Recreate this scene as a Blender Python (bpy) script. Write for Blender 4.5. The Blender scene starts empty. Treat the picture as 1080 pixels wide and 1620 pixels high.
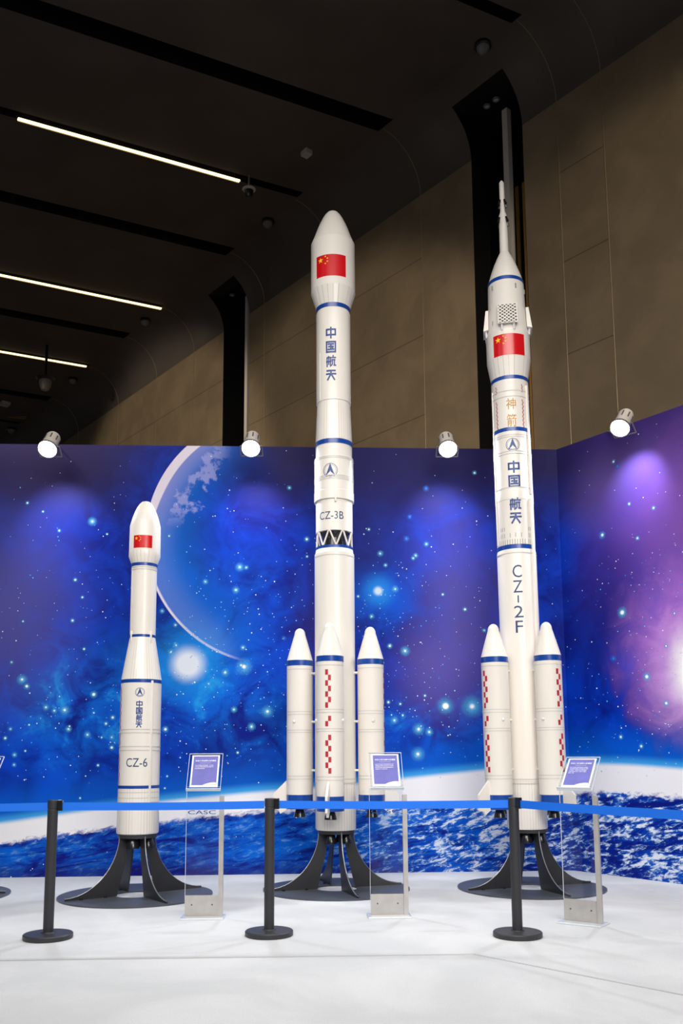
import bpy, bmesh, math, random
from mathutils import Vector, Matrix
from math import sin, cos, pi, radians, sqrt

sc = bpy.context.scene
COL = sc.collection
R_ = radians

# ------------------------------------------------------------------ camera
cam_d = bpy.data.cameras.new('camera'); cam = bpy.data.objects.new('camera', cam_d); COL.objects.link(cam)
cam_d.sensor_fit = 'VERTICAL'; cam_d.sensor_height = 36.0; cam_d.sensor_width = 24.0
cam_d.lens = 36.0 * 1400.0 / 1620.0
cam_d.shift_y = (994.0 - 810.0) / 1620.0
cam_d.clip_end = 200
_p, _r = R_(8.05), R_(0.35)
_f = Vector((0, cos(_p), sin(_p))); _u0 = Vector((0, -sin(_p), cos(_p))); _x0 = Vector((1, 0, 0))
_x = cos(_r) * _x0 - sin(_r) * _u0; _u = sin(_r) * _x0 + cos(_r) * _u0
cam.matrix_world = Matrix(((_x[0], _u[0], -_f[0], 0), (_x[1], _u[1], -_f[1], 0), (_x[2], _u[2], -_f[2], 1.27), (0, 0, 0, 1)))
sc.camera = cam

# ------------------------------------------------------------------ view and world
sc.view_settings.view_transform = 'Standard'; sc.view_settings.look = 'None'
sc.view_settings.gamma = 1.0; sc.view_settings.use_curve_mapping = False
sc.view_settings.exposure = 0.0
w = bpy.data.worlds.new('hall_ambience'); sc.world = w; w.use_nodes = True
w.node_tree.nodes['Background'].inputs[0].default_value = (0.9, 0.93, 1.0, 1)
w.node_tree.nodes['Background'].inputs[1].default_value = 0.05

# ------------------------------------------------------------------ hall lamps out of view, plus added fill and strip lights
def area(name, loc, target, sx, sy, power, color, spread=180):
    l = bpy.data.lights.new(name, 'AREA'); l.shape = 'RECTANGLE'; l.size = sx; l.size_y = sy
    l.energy = power; l.color = color; l.spread = R_(spread)
    o = bpy.data.objects.new(name, l); COL.objects.link(o); o.location = loc
    o.rotation_euler = (Vector(target) - Vector(loc)).to_track_quat('-Z', 'Y').to_euler()
    return o
area('hall_key_light', (-1.0, -1.5, 8.5), (0, 8.5, 2.2), 11.0, 4.0, 310, (1.0, 0.95, 0.89), 88)
area('added_fill_light', (2.5, -1.5, 4.6), (0.3, 8.6, 1.0), 4.0, 2.0, 70, (1.0, 0.96, 0.91), 80)  # unseen low fill, added to brighten the lower parts of the rockets
for x_, y_ in ((-9.4, .6), (-10.6, 1.0)):
    area('added_strip_light', (x_, y_, 11.2), (0, 8.6, 11.2), 0.16, 6.5, 26, (1.0, 0.93, 0.85))  # unseen upright strips, added for narrow highlights down the rockets
area('floor_wash_light', (0.5, 5.2, 9.5), (0.3, 6.6, 0), 5.0, 1.5, 70, (1.0, 0.98, 0.94), 90)
for nm_, lc_, tg_, pw_, sz_ in (('hall_wall_light', (-7.0, 5.0, 7.5), (.0, 16.6, 5.9), 1750, 46), ('hall_wall_light', (-14.0, 12.0, 8.0), (-4.7, 22.4, 6.7), 3000, 47), ('hall_wall_light', (6.0, -1.0, 9.0), (5.6, 9.8, 6.9), 1700, 40)):
    l_ = bpy.data.lights.new(nm_, 'SPOT'); l_.energy = pw_; l_.color = (1.0, .86, .66); l_.spot_size = R_(sz_); l_.spot_blend = .35; l_.shadow_soft_size = .2
    o_ = bpy.data.objects.new(nm_, l_); COL.objects.link(o_); o_.location = lc_; o_.rotation_euler = (Vector(tg_) - Vector(lc_)).to_track_quat('-Z', 'Y').to_euler()

# ------------------------------------------------------------------ helpers
def lin(c):
    return tuple(((v / 255) / 12.92 if v / 255 <= 0.04045 else ((v / 255 + 0.055) / 1.055) ** 2.4) for v in c)

def mat(name, rgb, rough=0.5, metal=0.0, spec=0.5, coat=0.0, alpha=None, emit=None, estr=0.0, bump=None, vary=None, trans=0.0):
    m = bpy.data.materials.new(name); m.use_nodes = True; nt = m.node_tree; b = nt.nodes['Principled BSDF']
    b.inputs['Base Color'].default_value = (*lin(rgb), 1); b.inputs['Roughness'].default_value = rough
    b.inputs['Metallic'].default_value = metal; b.inputs['Specular IOR Level'].default_value = spec
    b.inputs['Coat Weight'].default_value = coat; b.inputs['Coat Roughness'].default_value = 0.05
    b.inputs['Transmission Weight'].default_value = trans
    if emit: b.inputs['Emission Color'].default_value = (*lin(emit), 1); b.inputs['Emission Strength'].default_value = estr
    if vary or bump:
        tc = nt.nodes.new('ShaderNodeTexCoord'); nz = nt.nodes.new('ShaderNodeTexNoise')
        nz.inputs['Scale'].default_value = (vary or bump)[0]; nz.inputs['Detail'].default_value = 5
        nt.links.new(tc.outputs['Object'], nz.inputs['Vector'])
        if vary:
            mr = nt.nodes.new('ShaderNodeMapRange'); mr.inputs[1].default_value = .3; mr.inputs[2].default_value = .7
            mr.inputs[3].default_value = 1 - vary[1]; mr.inputs[4].default_value = 1 + vary[1]
            nt.links.new(nz.outputs['Fac'], mr.inputs[0])
            mx = nt.nodes.new('ShaderNodeVectorMath'); mx.operation = 'SCALE'; mx.inputs[0].default_value = lin(rgb)
            nt.links.new(mr.outputs[0], mx.inputs['Scale']); nt.links.new(mx.outputs[0], b.inputs['Base Color'])
        if bump:
            bp = nt.nodes.new('ShaderNodeBump'); bp.inputs['Strength'].default_value = bump[1]; bp.inputs['Distance'].default_value = 0.01
            nt.links.new(nz.outputs['Fac'], bp.inputs['Height']); nt.links.new(bp.outputs[0], b.inputs['Normal'])
    return m

M = {}
M['white'] = mat('rocket_white_gloss', (232, 226, 218), .28, spec=.35, coat=.06)
M['white2'] = mat('rocket_pale_grey', (226, 225, 226), .3, coat=.2)
M['blue'] = mat('band_blue', (14, 66, 150), .3, coat=.2)
M['ink'] = mat('lettering_blue', (16, 62, 132), .4)
M['ink_dark'] = mat('lettering_slate_blue', (32, 62, 108), .4)
M['gold'] = mat('lettering_gold', (190, 140, 50), .4, vary=(60, .35))
M['red'] = mat('flag_red', (206, 16, 26), .25, coat=.3)
M['check'] = mat('marking_red', (178, 36, 52), .4)
M['yellow'] = mat('flag_yellow', (250, 208, 40), .3)
M['grey_line'] = mat('panel_line_grey', (150, 150, 150), .5)
M['dark'] = mat('nozzle_black', (26, 26, 30), .25, coat=.3)
M['stand'] = mat('stand_black_steel', (44, 45, 49), .42, spec=.5, vary=(6, .15))
M['plate'] = mat('stand_plate_grey', (74, 78, 86), .4, spec=.5, vary=(4, .12))
M['edge'] = mat('stand_edge_silver', (165, 165, 165), .35, metal=.6)
M['post'] = mat('stanchion_black', (46, 46, 50), .45, vary=(5, .1))
M['belt'] = mat('belt_blue', (0, 112, 236), .6, bump=(300, .2))
M['steel'] = mat('brushed_steel', (200, 196, 192), .38, metal=.55, vary=(12, .08))
M['chrome'] = mat('lamp_housing_white', (225, 215, 205), .3, coat=.3)
M['lampdark'] = mat('lamp_slot_grey', (90, 85, 82), .5)
M['bulb'] = mat('lamp_glass_lit', (255, 255, 255), .3, emit=(236, 246, 255), estr=14)
M['black'] = mat('recess_black', (7, 7, 8), .6)
M['ceil'] = mat('ceiling_dark_panel', (84, 75, 70), .7, vary=(.7, .2))
M['trim'] = mat('seam_bronze', (146, 128, 102), .4, metal=.2)
M['ring'] = mat('seam_ring_grey', (202, 199, 196), .4)
M['slab'] = mat('niche_post_grey', (208, 198, 188), .5)
M['brass'] = mat('niche_brass', (196, 150, 84), .38, metal=.7)
M['led'] = mat('led_line_lit', (255, 236, 190), .5, emit=(255, 226, 170), estr=2.4)
M['cam'] = mat('ceiling_device_grey', (120, 116, 114), .4)
M['devwhite'] = mat('ceiling_box_white', (190, 186, 184), .6)
M['devdark'] = mat('ceiling_device_black', (24, 24, 26), .3, coat=.4)
M['paper'] = mat('sign_paper_white', (246, 246, 250), .35, coat=.6)
M['print'] = mat('sign_print_violet', (104, 104, 186), .4, coat=.6, vary=(9, .12))
M['signwhite'] = mat('sign_text_white', (240, 240, 250), .4)

def acrylic():
    m = bpy.data.materials.new('clear_acrylic'); m.use_nodes = True; nt = m.node_tree
    nt.nodes.remove(nt.nodes['Principled BSDF']); out = nt.nodes['Material Output']
    tr = nt.nodes.new('ShaderNodeBsdfTransparent'); tr.inputs[0].default_value = (.95, .96, .975, 1)
    gl = nt.nodes.new('ShaderNodeBsdfGlossy'); gl.inputs['Roughness'].default_value = .04
    fr = nt.nodes.new('ShaderNodeFresnel'); fr.inputs[0].default_value = 1.49
    mx = nt.nodes.new('ShaderNodeMixShader')
    ge = nt.nodes.new('ShaderNodeNewGeometry'); sb = nt.nodes.new('ShaderNodeMath'); sb.operation = 'SUBTRACT'; sb.inputs[0].default_value = 1.0; nt.links.new(ge.outputs['Backfacing'], sb.inputs[1])
    ml = nt.nodes.new('ShaderNodeMath'); ml.operation = 'MULTIPLY'; nt.links.new(fr.outputs[0], ml.inputs[0]); nt.links.new(sb.outputs[0], ml.inputs[1])
    nt.links.new(ml.outputs[0], mx.inputs[0]); nt.links.new(tr.outputs[0], mx.inputs[1]); nt.links.new(gl.outputs[0], mx.inputs[2])
    nt.links.new(mx.outputs[0], out.inputs[0]); return m
M['acrylic'] = acrylic()
M['acryledge'] = mat('acrylic_polished_edge', (222, 228, 234), .15, coat=.5)

class V:
    """tiny expression wrapper around shader sockets"""
    nt = None
    def __init__(s, k): s.k = k
    @staticmethod
    def m(op, *a, clamp=False):
        n = V.nt.nodes.new('ShaderNodeMath'); n.operation = op; n.use_clamp = clamp
        for i, x in enumerate(a):
            if isinstance(x, V): V.nt.links.new(x.k, n.inputs[i])
            else: n.inputs[i].default_value = x
        return V(n.outputs[0])
    def __add__(s, o): return V.m('ADD', s, o)
    __radd__ = __add__
    def __mul__(s, o): return V.m('MULTIPLY', s, o)
    __rmul__ = __mul__
    def __sub__(s, o): return V.m('SUBTRACT', s, o)
    def __rsub__(s, o): return V.m('SUBTRACT', o, s)
    def __truediv__(s, o): return V.m('DIVIDE', s, o)
    def __pow__(s, o): return V.m('POWER', s, o)
def ss(x, a, b, lo=0.0, hi=1.0):
    n = V.nt.nodes.new('ShaderNodeMapRange'); n.interpolation_type = 'SMOOTHSTEP'
    V.nt.links.new(x.k, n.inputs[0])
    if a > b: a, b, lo, hi = b, a, hi, lo
    for i, v in enumerate((a, b, lo, hi)): n.inputs[i + 1].default_value = v
    return V(n.outputs[0])
def comb(x, y, z=0.0):
    n = V.nt.nodes.new('ShaderNodeCombineXYZ')
    for i, v in enumerate((x, y, z)):
        if isinstance(v, V): V.nt.links.new(v.k, n.inputs[i])
        else: n.inputs[i].default_value = v
    return V(n.outputs[0])
def noise(vec, scale, detail=5, rough=.55, dist=0.0):
    n = V.nt.nodes.new('ShaderNodeTexNoise'); V.nt.links.new(vec.k, n.inputs['Vector'])
    n.inputs['Scale'].default_value = scale; n.inputs['Detail'].default_value = detail
    n.inputs['Roughness'].default_value = rough; n.inputs['Distortion'].default_value = dist
    return V(n.outputs['Fac'])
def cmix(f, a, b):
    n = V.nt.nodes.new('ShaderNodeMix'); n.data_type = 'RGBA'; n.clamp_factor = True
    if isinstance(f, V): V.nt.links.new(f.k, n.inputs[0])
    else: n.inputs[0].default_value = f
    for i, c in ((6, a), (7, b)):
        if isinstance(c, V): V.nt.links.new(c.k, n.inputs[i])
        else: n.inputs[i].default_value = (*lin(c), 1)
    return V(n.outputs[2])

def link(name, me, m=None, parent=None):
    o = bpy.data.objects.new(name, me); COL.objects.link(o)
    if m is not None:
        for x in (m if isinstance(m, (list, tuple)) else [m]): me.materials.append(x)
    if parent is not None: o.parent = parent
    return o
def fin(name, bm, m=None, parent=None, smooth=False, ang=32):
    bmesh.ops.recalc_face_normals(bm, faces=bm.faces[:])
    if smooth:
        for f in bm.faces: f.smooth = True
        for e in bm.edges:
            if len(e.link_faces) == 2 and e.calc_face_angle(0) > R_(ang): e.smooth = False
    me = bpy.data.meshes.new(name); bm.to_mesh(me); bm.free()
    return link(name, me, m, parent)
def tag(o, label=None, cat=None, group=None, kind=None):
    if label: o['label'] = label
    if cat: o['category'] = cat
    if group: o['group'] = group
    if kind: o['kind'] = kind
    return o
def thing(name, label, cat, loc=(0, 0, 0), rz=0, group=None):
    o = bpy.data.objects.new(name, None); COL.objects.link(o); o.empty_display_size = .1
    o.location = loc; o.rotation_euler = (0, 0, rz); return tag(o, label, cat, group)
def children(o): return [c for c in bpy.data.objects if c.parent == o]
def copy_tree(o, parent=None):
    c = o.copy(); COL.objects.link(c); c.parent = parent
    for ch in children(o): copy_tree(ch, c)
    return c

def lathe(bm, prof, seg=56, cx=0, cy=0, cap0=True, cap1=True, mi=0):
    rings = []
    for z, r in prof:
        if r < 1e-5: rings.append([bm.verts.new((cx, cy, z))])
        else: rings.append([bm.verts.new((cx + r * sin(2 * pi * i / seg), cy - r * cos(2 * pi * i / seg), z)) for i in range(seg)])
    for a, b in zip(rings, rings[1:]):
        for i in range(seg):
            j = (i + 1) % seg
            if len(a) == 1 and len(b) == 1: continue
            if len(a) == 1: f = bm.faces.new((a[0], b[i], b[j]))
            elif len(b) == 1: f = bm.faces.new((a[i], a[j], b[0]))
            else: f = bm.faces.new((a[i], a[j], b[j], b[i]))
            f.material_index = mi
    for ring, c in ((rings[0], cap0), (rings[-1], cap1)):
        if c and len(ring) > 1: bm.faces.new(ring).material_index = mi
    return bm
def box(bm, cx, cy, cz, sx, sy, sz, rz=0, bev=0.0, mi=0):
    vs = []
    for dx in (-.5, .5):
        for dy in (-.5, .5):
            for dz in (-.5, .5):
                x, y = dx * sx, dy * sy
                vs.append(bm.verts.new((cx + x * cos(rz) - y * sin(rz), cy + x * sin(rz) + y * cos(rz), cz + dz * sz)))
    fs = [bm.faces.new([vs[i] for i in q]) for q in ((0, 1, 3, 2), (4, 6, 7, 5), (0, 4, 5, 1), (2, 3, 7, 6), (0, 2, 6, 4), (1, 5, 7, 3))]
    for f in fs: f.material_index = mi
    if bev:
        es = list({e for f in fs for e in f.edges}); bmesh.ops.bevel(bm, geom=es, offset=bev, segments=2, affect='EDGES', profile=.5)
    return bm
def rod(bm, p, q, r, seg=10, r2=None, mi=0):
    p, q = Vector(p), Vector(q); d = (q - p).normalized(); r2 = r if r2 is None else r2
    a = d.orthogonal().normalized(); b = d.cross(a); rings = []
    for c, rr in ((p, r), (q, r2)):
        rings.append([bm.verts.new(c + rr * (a * cos(2 * pi * i / seg) + b * sin(2 * pi * i / seg))) for i in range(seg)])
    for i in range(seg):
        j = (i + 1) % seg; bm.faces.new((rings[0][i], rings[0][j], rings[1][j], rings[1][i])).material_index = mi
    bm.faces.new(rings[0]).material_index = mi; bm.faces.new(rings[1]).material_index = mi
    return bm
def extrude_poly(bm, pts, fn, t, mi=0):
    """pts 2D outline; fn(u, v, w) -> 3D; thickness t along w"""
    a = [bm.verts.new(fn(u, v, -t / 2)) for u, v in pts]; b = [bm.verts.new(fn(u, v, t / 2)) for u, v in pts]
    fs = [bm.faces.new(a), bm.faces.new(b[::-1])]
    for i in range(len(pts)):
        j = (i + 1) % len(pts); fs.append(bm.faces.new((a[i], a[j], b[j], b[i])))
    for f in fs: f.material_index = mi
    return bm

# ---- flat 2D artwork (in x, z) that is then laid flat or wrapped round a barrel
def text2d(s, w=None, h=None, bold=0.0):
    cu = bpy.data.curves.new('t', 'FONT'); cu.body = s; cu.size = 1.0; cu.offset = bold; cu.resolution_u = 3
    cu.fill_mode = 'FRONT'
    o = bpy.data.objects.new('t', cu); COL.objects.link(o)
    dg = bpy.context.evaluated_depsgraph_get(); dg.update()
    me = bpy.data.meshes.new_from_object(o.evaluated_get(dg))
    bm = bmesh.new(); bm.from_mesh(me); bpy.data.meshes.remove(me)
    bpy.data.objects.remove(o); bpy.data.curves.remove(cu)
    xs = [v.co.x for v in bm.verts]; ys = [v.co.y for v in bm.verts]
    if not xs: return bm
    x0, x1, y0, y1 = min(xs), max(xs), min(ys), max(ys)
    kx = w / (x1 - x0) if w else None; ky = h / (y1 - y0) if h else None
    kx = kx or ky; ky = ky or kx
    for v in bm.verts: v.co = Vector(((v.co.x - (x0 + x1) / 2) * kx, 0, (v.co.y - (y0 + y1) / 2) * ky))
    for f in bm.faces: f.material_index = 0
    return bm
def poly2d(polys, mi=0, bm=None):
    bm = bm or bmesh.new()
    for p in polys: bm.faces.new([bm.verts.new((x, 0, z)) for x, z in p]).material_index = mi
    return bm
GLYPH = {
 '中': [('r', 0, .30, 1, .84), ('l', .5, 0, .5, 1)],
 '国': [('r', 0, 0, 1, 1), ('l', .22, .78, .78, .78), ('l', .26, .52, .74, .52), ('l', .2, .25, .8, .25), ('l', .5, .25, .5, .78), ('l', .66, .44, .72, .34)],
 '航': [('l', .26, 1, .20, .86), ('r', .06, -.02, .44, .84, 3), ('l', 0, .44, .5, .44), ('l', .25, .72, .25, .58), ('l', .25, .34, .25, .18), ('l', .74, 1, .74, .84), ('l', .54, .82, 1, .82),
        ('l', .66, .62, .66, .20), ('l', .66, .20, .54, 0), ('l', .60, .60, .93, .60), ('l', .88, .62, .88, .06), ('l', .84, .06, 1.02, .06)],
 '天': [('l', .06, .94, .94, .94), ('l', 0, .62, 1, .62), ('l', .5, .94, .5, .55), ('l', .5, .62, .08, 0), ('l', .5, .62, .92, 0)],
}
def glyph2d(ch, w, h, t=.175):
    polys = []
    def seg(x0, y0, x1, y1, k=t):
        d = Vector((x1 - x0, y1 - y0)); d.normalize(); n = Vector((-d.y, d.x)) * k / 2; e = d * k * .5 * (1 if abs(d.x) < .01 or abs(d.y) < .01 else 0)
        polys.append([((p[0] - .5) * w, (p[1] - .5) * h) for p in ((x0 - e.x - n.x, y0 - e.y - n.y), (x1 + e.x - n.x, y1 + e.y - n.y), (x1 + e.x + n.x, y1 + e.y + n.y), (x0 - e.x + n.x, y0 - e.y + n.y))])
    k = t * (.8 if ch == '航' else 1)
    for g in GLYPH[ch]:
        if g[0] == 'l': seg(*g[1:], k)
        else:
            x0, y0, x1, y1 = g[1:5]; seg(x0, y0, x0, y1, k); seg(x1, y0, x1, y1, k); seg(x0, y1, x1, y1, k)
            if len(g) < 6: seg(x0, y0, x1, y0, k)
    return poly2d(polys)
def star_pts(cx, cz, r, a0=90):
    return [(cx + (r if i % 2 == 0 else r * .382) * cos(R_(a0 + 36 * i)), cz + (r if i % 2 == 0 else r * .382) * sin(R_(a0 + 36 * i))) for i in range(10)]
def wrap(bm, rad, phi, z, step=.012, eps=.0012, taper=0.0):
    xs = [v.co.x for v in bm.verts]; x = math.floor(min(xs) / step) * step + step
    while x < max(xs):
        bmesh.ops.bisect_plane(bm, geom=bm.verts[:] + bm.edges[:] + bm.faces[:], plane_co=(x, 0, 0), plane_no=(1, 0, 0), dist=1e-6)
        x += step
    for v in bm.verts:
        e = eps + v.co.y
        a = phi + v.co.x / rad; rr = rad + e + taper * v.co.z
        v.co = Vector((rr * sin(a), -rr * cos(a), z + v.co.z))
    return bm
def text_on(root, s, w, h, rad, phi, z, m='ink', bold=.012, name='lettering'):
    return fin(name, wrap(glyph2d(s, w * .88, h * .88) if s in GLYPH else text2d(s, w, h, bold), rad, phi, z), M[m], root)
def flag_on(root, w, h, rad, phi, z):
    bm = poly2d([[(-w / 2, -h / 2), (w / 2, -h / 2), (w / 2, h / 2), (-w / 2, h / 2)]])
    u = w / 30
    st = [star_pts(-w / 2 + 5 * u, h / 2 - 5 * u, 3 * u)]
    for sx, sz in ((10, 2), (12, 4), (12, 7), (10, 9)):
        st.append(star_pts(-w / 2 + sx * u, h / 2 - sz * u, u * 1.05, math.degrees(math.atan2(5 - (10 - sz) + 0, 5 - sx)) ))
    for p in st:
        c = (sum(q[0] for q in p) / 10, sum(q[1] for q in p) / 10)
        cv = bm.verts.new((c[0], .0008, c[1])); vs = [bm.verts.new((x, .0008, z_)) for x, z_ in p]
        for i in range(10): bm.faces.new((cv, vs[i], vs[(i + 1) % 10])).material_index = 1
    return fin('flag', wrap(bm, rad, phi, z), [M['red'], M['yellow']], root)
def emblem_on(root, r, rad, phi, z):
    bm = bmesh.new(); N = 32
    for ra, rb in ((1.0, .92), (.80, .76)):
        A = [bm.verts.new((r * ra * sin(2 * pi * i / N), 0, r * ra * cos(2 * pi * i / N))) for i in range(N)]
        B = [bm.verts.new((r * rb * sin(2 * pi * i / N), 0, r * rb * cos(2 * pi * i / N))) for i in range(N)]
        for i in range(N): bm.faces.new((A[i], A[(i + 1) % N], B[(i + 1) % N], B[i]))
    poly2d([[(0, r * .98), (r * .62, -r * .72), (r * .05, -r * .18), (0, 0)], [(0, r * .98), (0, 0), (-r * .05, -r * .18), (-r * .62, -r * .72)]], bm=bm)
    for k in range(9):
        a = R_(180 - 40 + k * 10); b = a + R_(6)
        poly2d([[(r * .98 * sin(a), r * .82 * cos(a)), (r * .98 * sin(b), r * .82 * cos(b)), (r * .8 * sin(b), r * .66 * cos(b)), (r * .8 * sin(a), r * .66 * cos(a))]], bm=bm)
    return fin('emblem', wrap(bm, rad, phi, z), M['ink'], root)
def checks_on(root, rad, phi, cols, cw, runs, name='checker_marking', m='check'):
    """runs: (z_top, z_bottom, count, first column)"""
    for zt, zb, n, first in runs:
        polys = []; h = (zt - zb) / n
        for i in range(n):
            c = (first + i) % 2; x0 = -cw if c == 0 else 0
            polys.append([(x0, zt - i * h - h), (x0 + cw, zt - i * h - h), (x0 + cw, zt - i * h), (x0, zt - i * h)])
        fin(name, wrap(poly2d(polys), rad, phi, 0), M[m], root)

def ribbed(name, n, dark=.72, width=.10, rows=None):
    """white barrel material with thin vertical panel lines all round"""
    m = bpy.data.materials.new(name); m.use_nodes = True; nt = m.node_tree; b = nt.nodes['Principled BSDF']; V.nt = nt
    tc = nt.nodes.new('ShaderNodeTexCoord'); sp = nt.nodes.new('ShaderNodeSeparateXYZ'); nt.links.new(tc.outputs['Object'], sp.inputs[0])
    x, y = V(sp.outputs[0]), V(sp.outputs[1])
    a = V.m('ARCTAN2', y, x) * (n / (2 * pi))
    fr = V.m('FRACT', a + 200.0)
    ln = V.m('LESS_THAN', fr, width)
    nz = noise(comb(V.m('FLOOR', a + 200.0), 0.0), 3.7, 1)
    col = cmix(ln * (1 - dark) * ss(nz, .35, .6), (236, 230, 222), (70, 66, 62))
    nt.links.new(col.k, b.inputs['Base Color']); b.inputs['Roughness'].default_value = .28; b.inputs['Coat Weight'].default_value = .25
    bp = nt.nodes.new('ShaderNodeBump'); bp.inputs['Strength'].default_value = .5; bp.inputs['Distance'].default_value = .004; bp.invert = True
    nt.links.new(ln.k, bp.inputs['Height']); nt.links.new(bp.outputs[0], b.inputs['Normal'])
    return m
M['rib40'] = ribbed('rocket_white_ribbed', 44, .55)
M['rib24'] = ribbed('rocket_white_panelled', 24, .35, .06)

# ------------------------------------------------------------------ floor
def floor_mat():
    m = bpy.data.materials.new('white_carpet'); m.use_nodes = True; nt = m.node_tree; b = nt.nodes['Principled BSDF']; V.nt = nt
    tc = nt.nodes.new('ShaderNodeTexCoord'); o = V(tc.outputs['Object'])
    big = noise(o, .9, 6, .6, .6); fine = noise(o, 160, 3, .6)
    c = cmix(ss(big, .38, .66), (204, 205, 205), (219, 219, 219))
    c = cmix(ss(fine, .35, .7) * .35, c, (172, 174, 178))
    nt.links.new(c.k, b.inputs['Base Color']); b.inputs['Roughness'].default_value = .85; b.inputs['Specular IOR Level'].default_value = .2
    bp = nt.nodes.new('ShaderNodeBump'); bp.inputs['Strength'].default_value = .35; bp.inputs['Distance'].default_value = .004
    nt.links.new(fine.k, bp.inputs['Height']); nt.links.new(bp.outputs[0], b.inputs['Normal']); return m
bm = box(bmesh.new(), 0, 14, -.05, 60, 50, .1)
tag(fin('floor', bm, floor_mat()), 'white carpeted exhibition floor', kind='structure')
M['seam'] = mat('carpet_seam_grey', (178, 179, 180), .9)
for i, (p, q) in enumerate((((-4.4, 5.69), (.83, 5.86)), ((.83, 5.86), (2.30, 4.35)))):
    d = Vector((q[0] - p[0], q[1] - p[1], 0)); L = d.length; a = math.atan2(d.y, d.x)
    bm = box(bmesh.new(), (p[0] + q[0]) / 2, (p[1] + q[1]) / 2, .0012, L, .012 if i == 0 else .016, .0024, a)
    tag(fin('trim_%d' % (i + 1), bm, M['seam']), 'grey seam between two widths of white carpet', kind='structure')

# ------------------------------------------------------------------ the dark hall behind (wall, rounded cove, ceiling, slots)
P0 = Vector((3.3915, 12.5, 0)); D = Vector((-.63467, .77278, 0)); NN = Vector((-.77278, -.63467, 0)); HC = 12.2; RF = .9; SK = .252
def W(s, a, z): return P0 + D * s + NN * a + Vector((0, 0, z))
def cove(a_end=None, n=9):
    """profile (a, z) from floor up the wall and round the cove to the ceiling"""
    pr = [(0, 0), (0, 3.0), (0, 6.0), (0, 8.6), (0, HC - RF)]
    for i in range(1, n + 1):
        t = pi / 2 * i / n; pr.append((RF - RF * cos(t), HC - RF + RF * sin(t)))
    return pr
def wall_mat():
    m = bpy.data.materials.new('bronze_wall_panel'); m.use_nodes = True; nt = m.node_tree; b = nt.nodes['Principled BSDF']; V.nt = nt
    tc = nt.nodes.new('ShaderNodeTexCoord'); o = V(tc.outputs['Object'])
    sp = nt.nodes.new('ShaderNodeSeparateXYZ'); nt.links.new(o.k, sp.inputs[0]); z = V(sp.outputs[2])
    n = noise(o, 1.1, 6, .6, .4)
    c = cmix(ss(n, .35, .68), (122, 106, 84), (138, 120, 95))
    ln = V.m('LESS_THAN', V.m('ABSOLUTE', V.m('FRACT', (z + .96) / 1.473) - .5), .006)
    along = (V(sp.outputs[0]) - 3.3915) * -.63467 + (V(sp.outputs[1]) - 12.5) * .77278
    ln = ln * V.m('MAXIMUM', V.m('GREATER_THAN', along, 3.0), V.m('GREATER_THAN', along, -.8) * V.m('LESS_THAN', along, 0.0))
    c = cmix(ln * .6, c, (46, 40, 34))
    nt.links.new(c.k, b.inputs['Base Color']); b.inputs['Roughness'].default_value = .6; return m
bm = bmesh.new()
niches = [(.67, 1.77), (8.6, 9.72)]
brk = [-9, -.8, 0, .67, 1.77, 3.0, 5.6, 8.0, 8.6, 9.72, 11.12, 13.1, 15.45, 18.3, 21, 24, 30]
for s0, s1 in zip(brk, brk[1:]):
    pr = cove()
    if any(abs(s0 - a) < 1e-3 for a, b in niches):
        keep = [q for q in pr if q[0] >= .38]
        # recess behind
        t0 = keep[0]
        for a, b in (((0, 0), (0, HC - RF)),): pass
        dep = -1.3
        quads = [((s0, 0, 0), (s0, dep, 0), (s0, dep, t0[1]), (s0, 0, t0[1])), ((s1, 0, 0), (s1, dep, 0), (s1, dep, t0[1]), (s1, 0, t0[1])),
                 ((s0, dep, 0), (s1, dep, 0), (s1, dep, t0[1]), (s0, dep, t0[1])), ((s0, dep, t0[1]), (s1, dep, t0[1]), (s1, t0[0], t0[1]), (s0, t0[0], t0[1]))]
        for q in quads: bm.faces.new([bm.verts.new(W(*v)) for v in q]).material_index = 1
        for sx in (s0, s1):
            side = [q for q in pr if q[0] <= t0[0] + 1e-6 and q[1] >= HC - RF]
            bm.faces.new([bm.verts.new(W(sx, a, z)) for a, z in side] + [bm.verts.new(W(sx, 0, t0[1]))]).material_index = 1
        pr = keep
    for (a0, z0), (a1, z1) in zip(pr, pr[1:]):
        f = bm.faces.new([bm.verts.new(W(s0, a0, z0)), bm.verts.new(W(s1, a0, z0)), bm.verts.new(W(s1, a1, z1)), bm.verts.new(W(s0, a1, z1))]); f.smooth = True
        if z1 > HC - RF + .01: f.material_index = 2  # shade of the cove put into its colour: darker ceiling material
bmesh.ops.remove_doubles(bm, verts=bm.verts[:], dist=1e-4)
me = bpy.data.meshes.new('wall_back'); bm.to_mesh(me); bm.free()
tag(link('wall_back', me, [wall_mat(), M['black'], M['ceil']]), 'dark bronze panelled hall wall curving into the ceiling', kind='structure')

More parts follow.
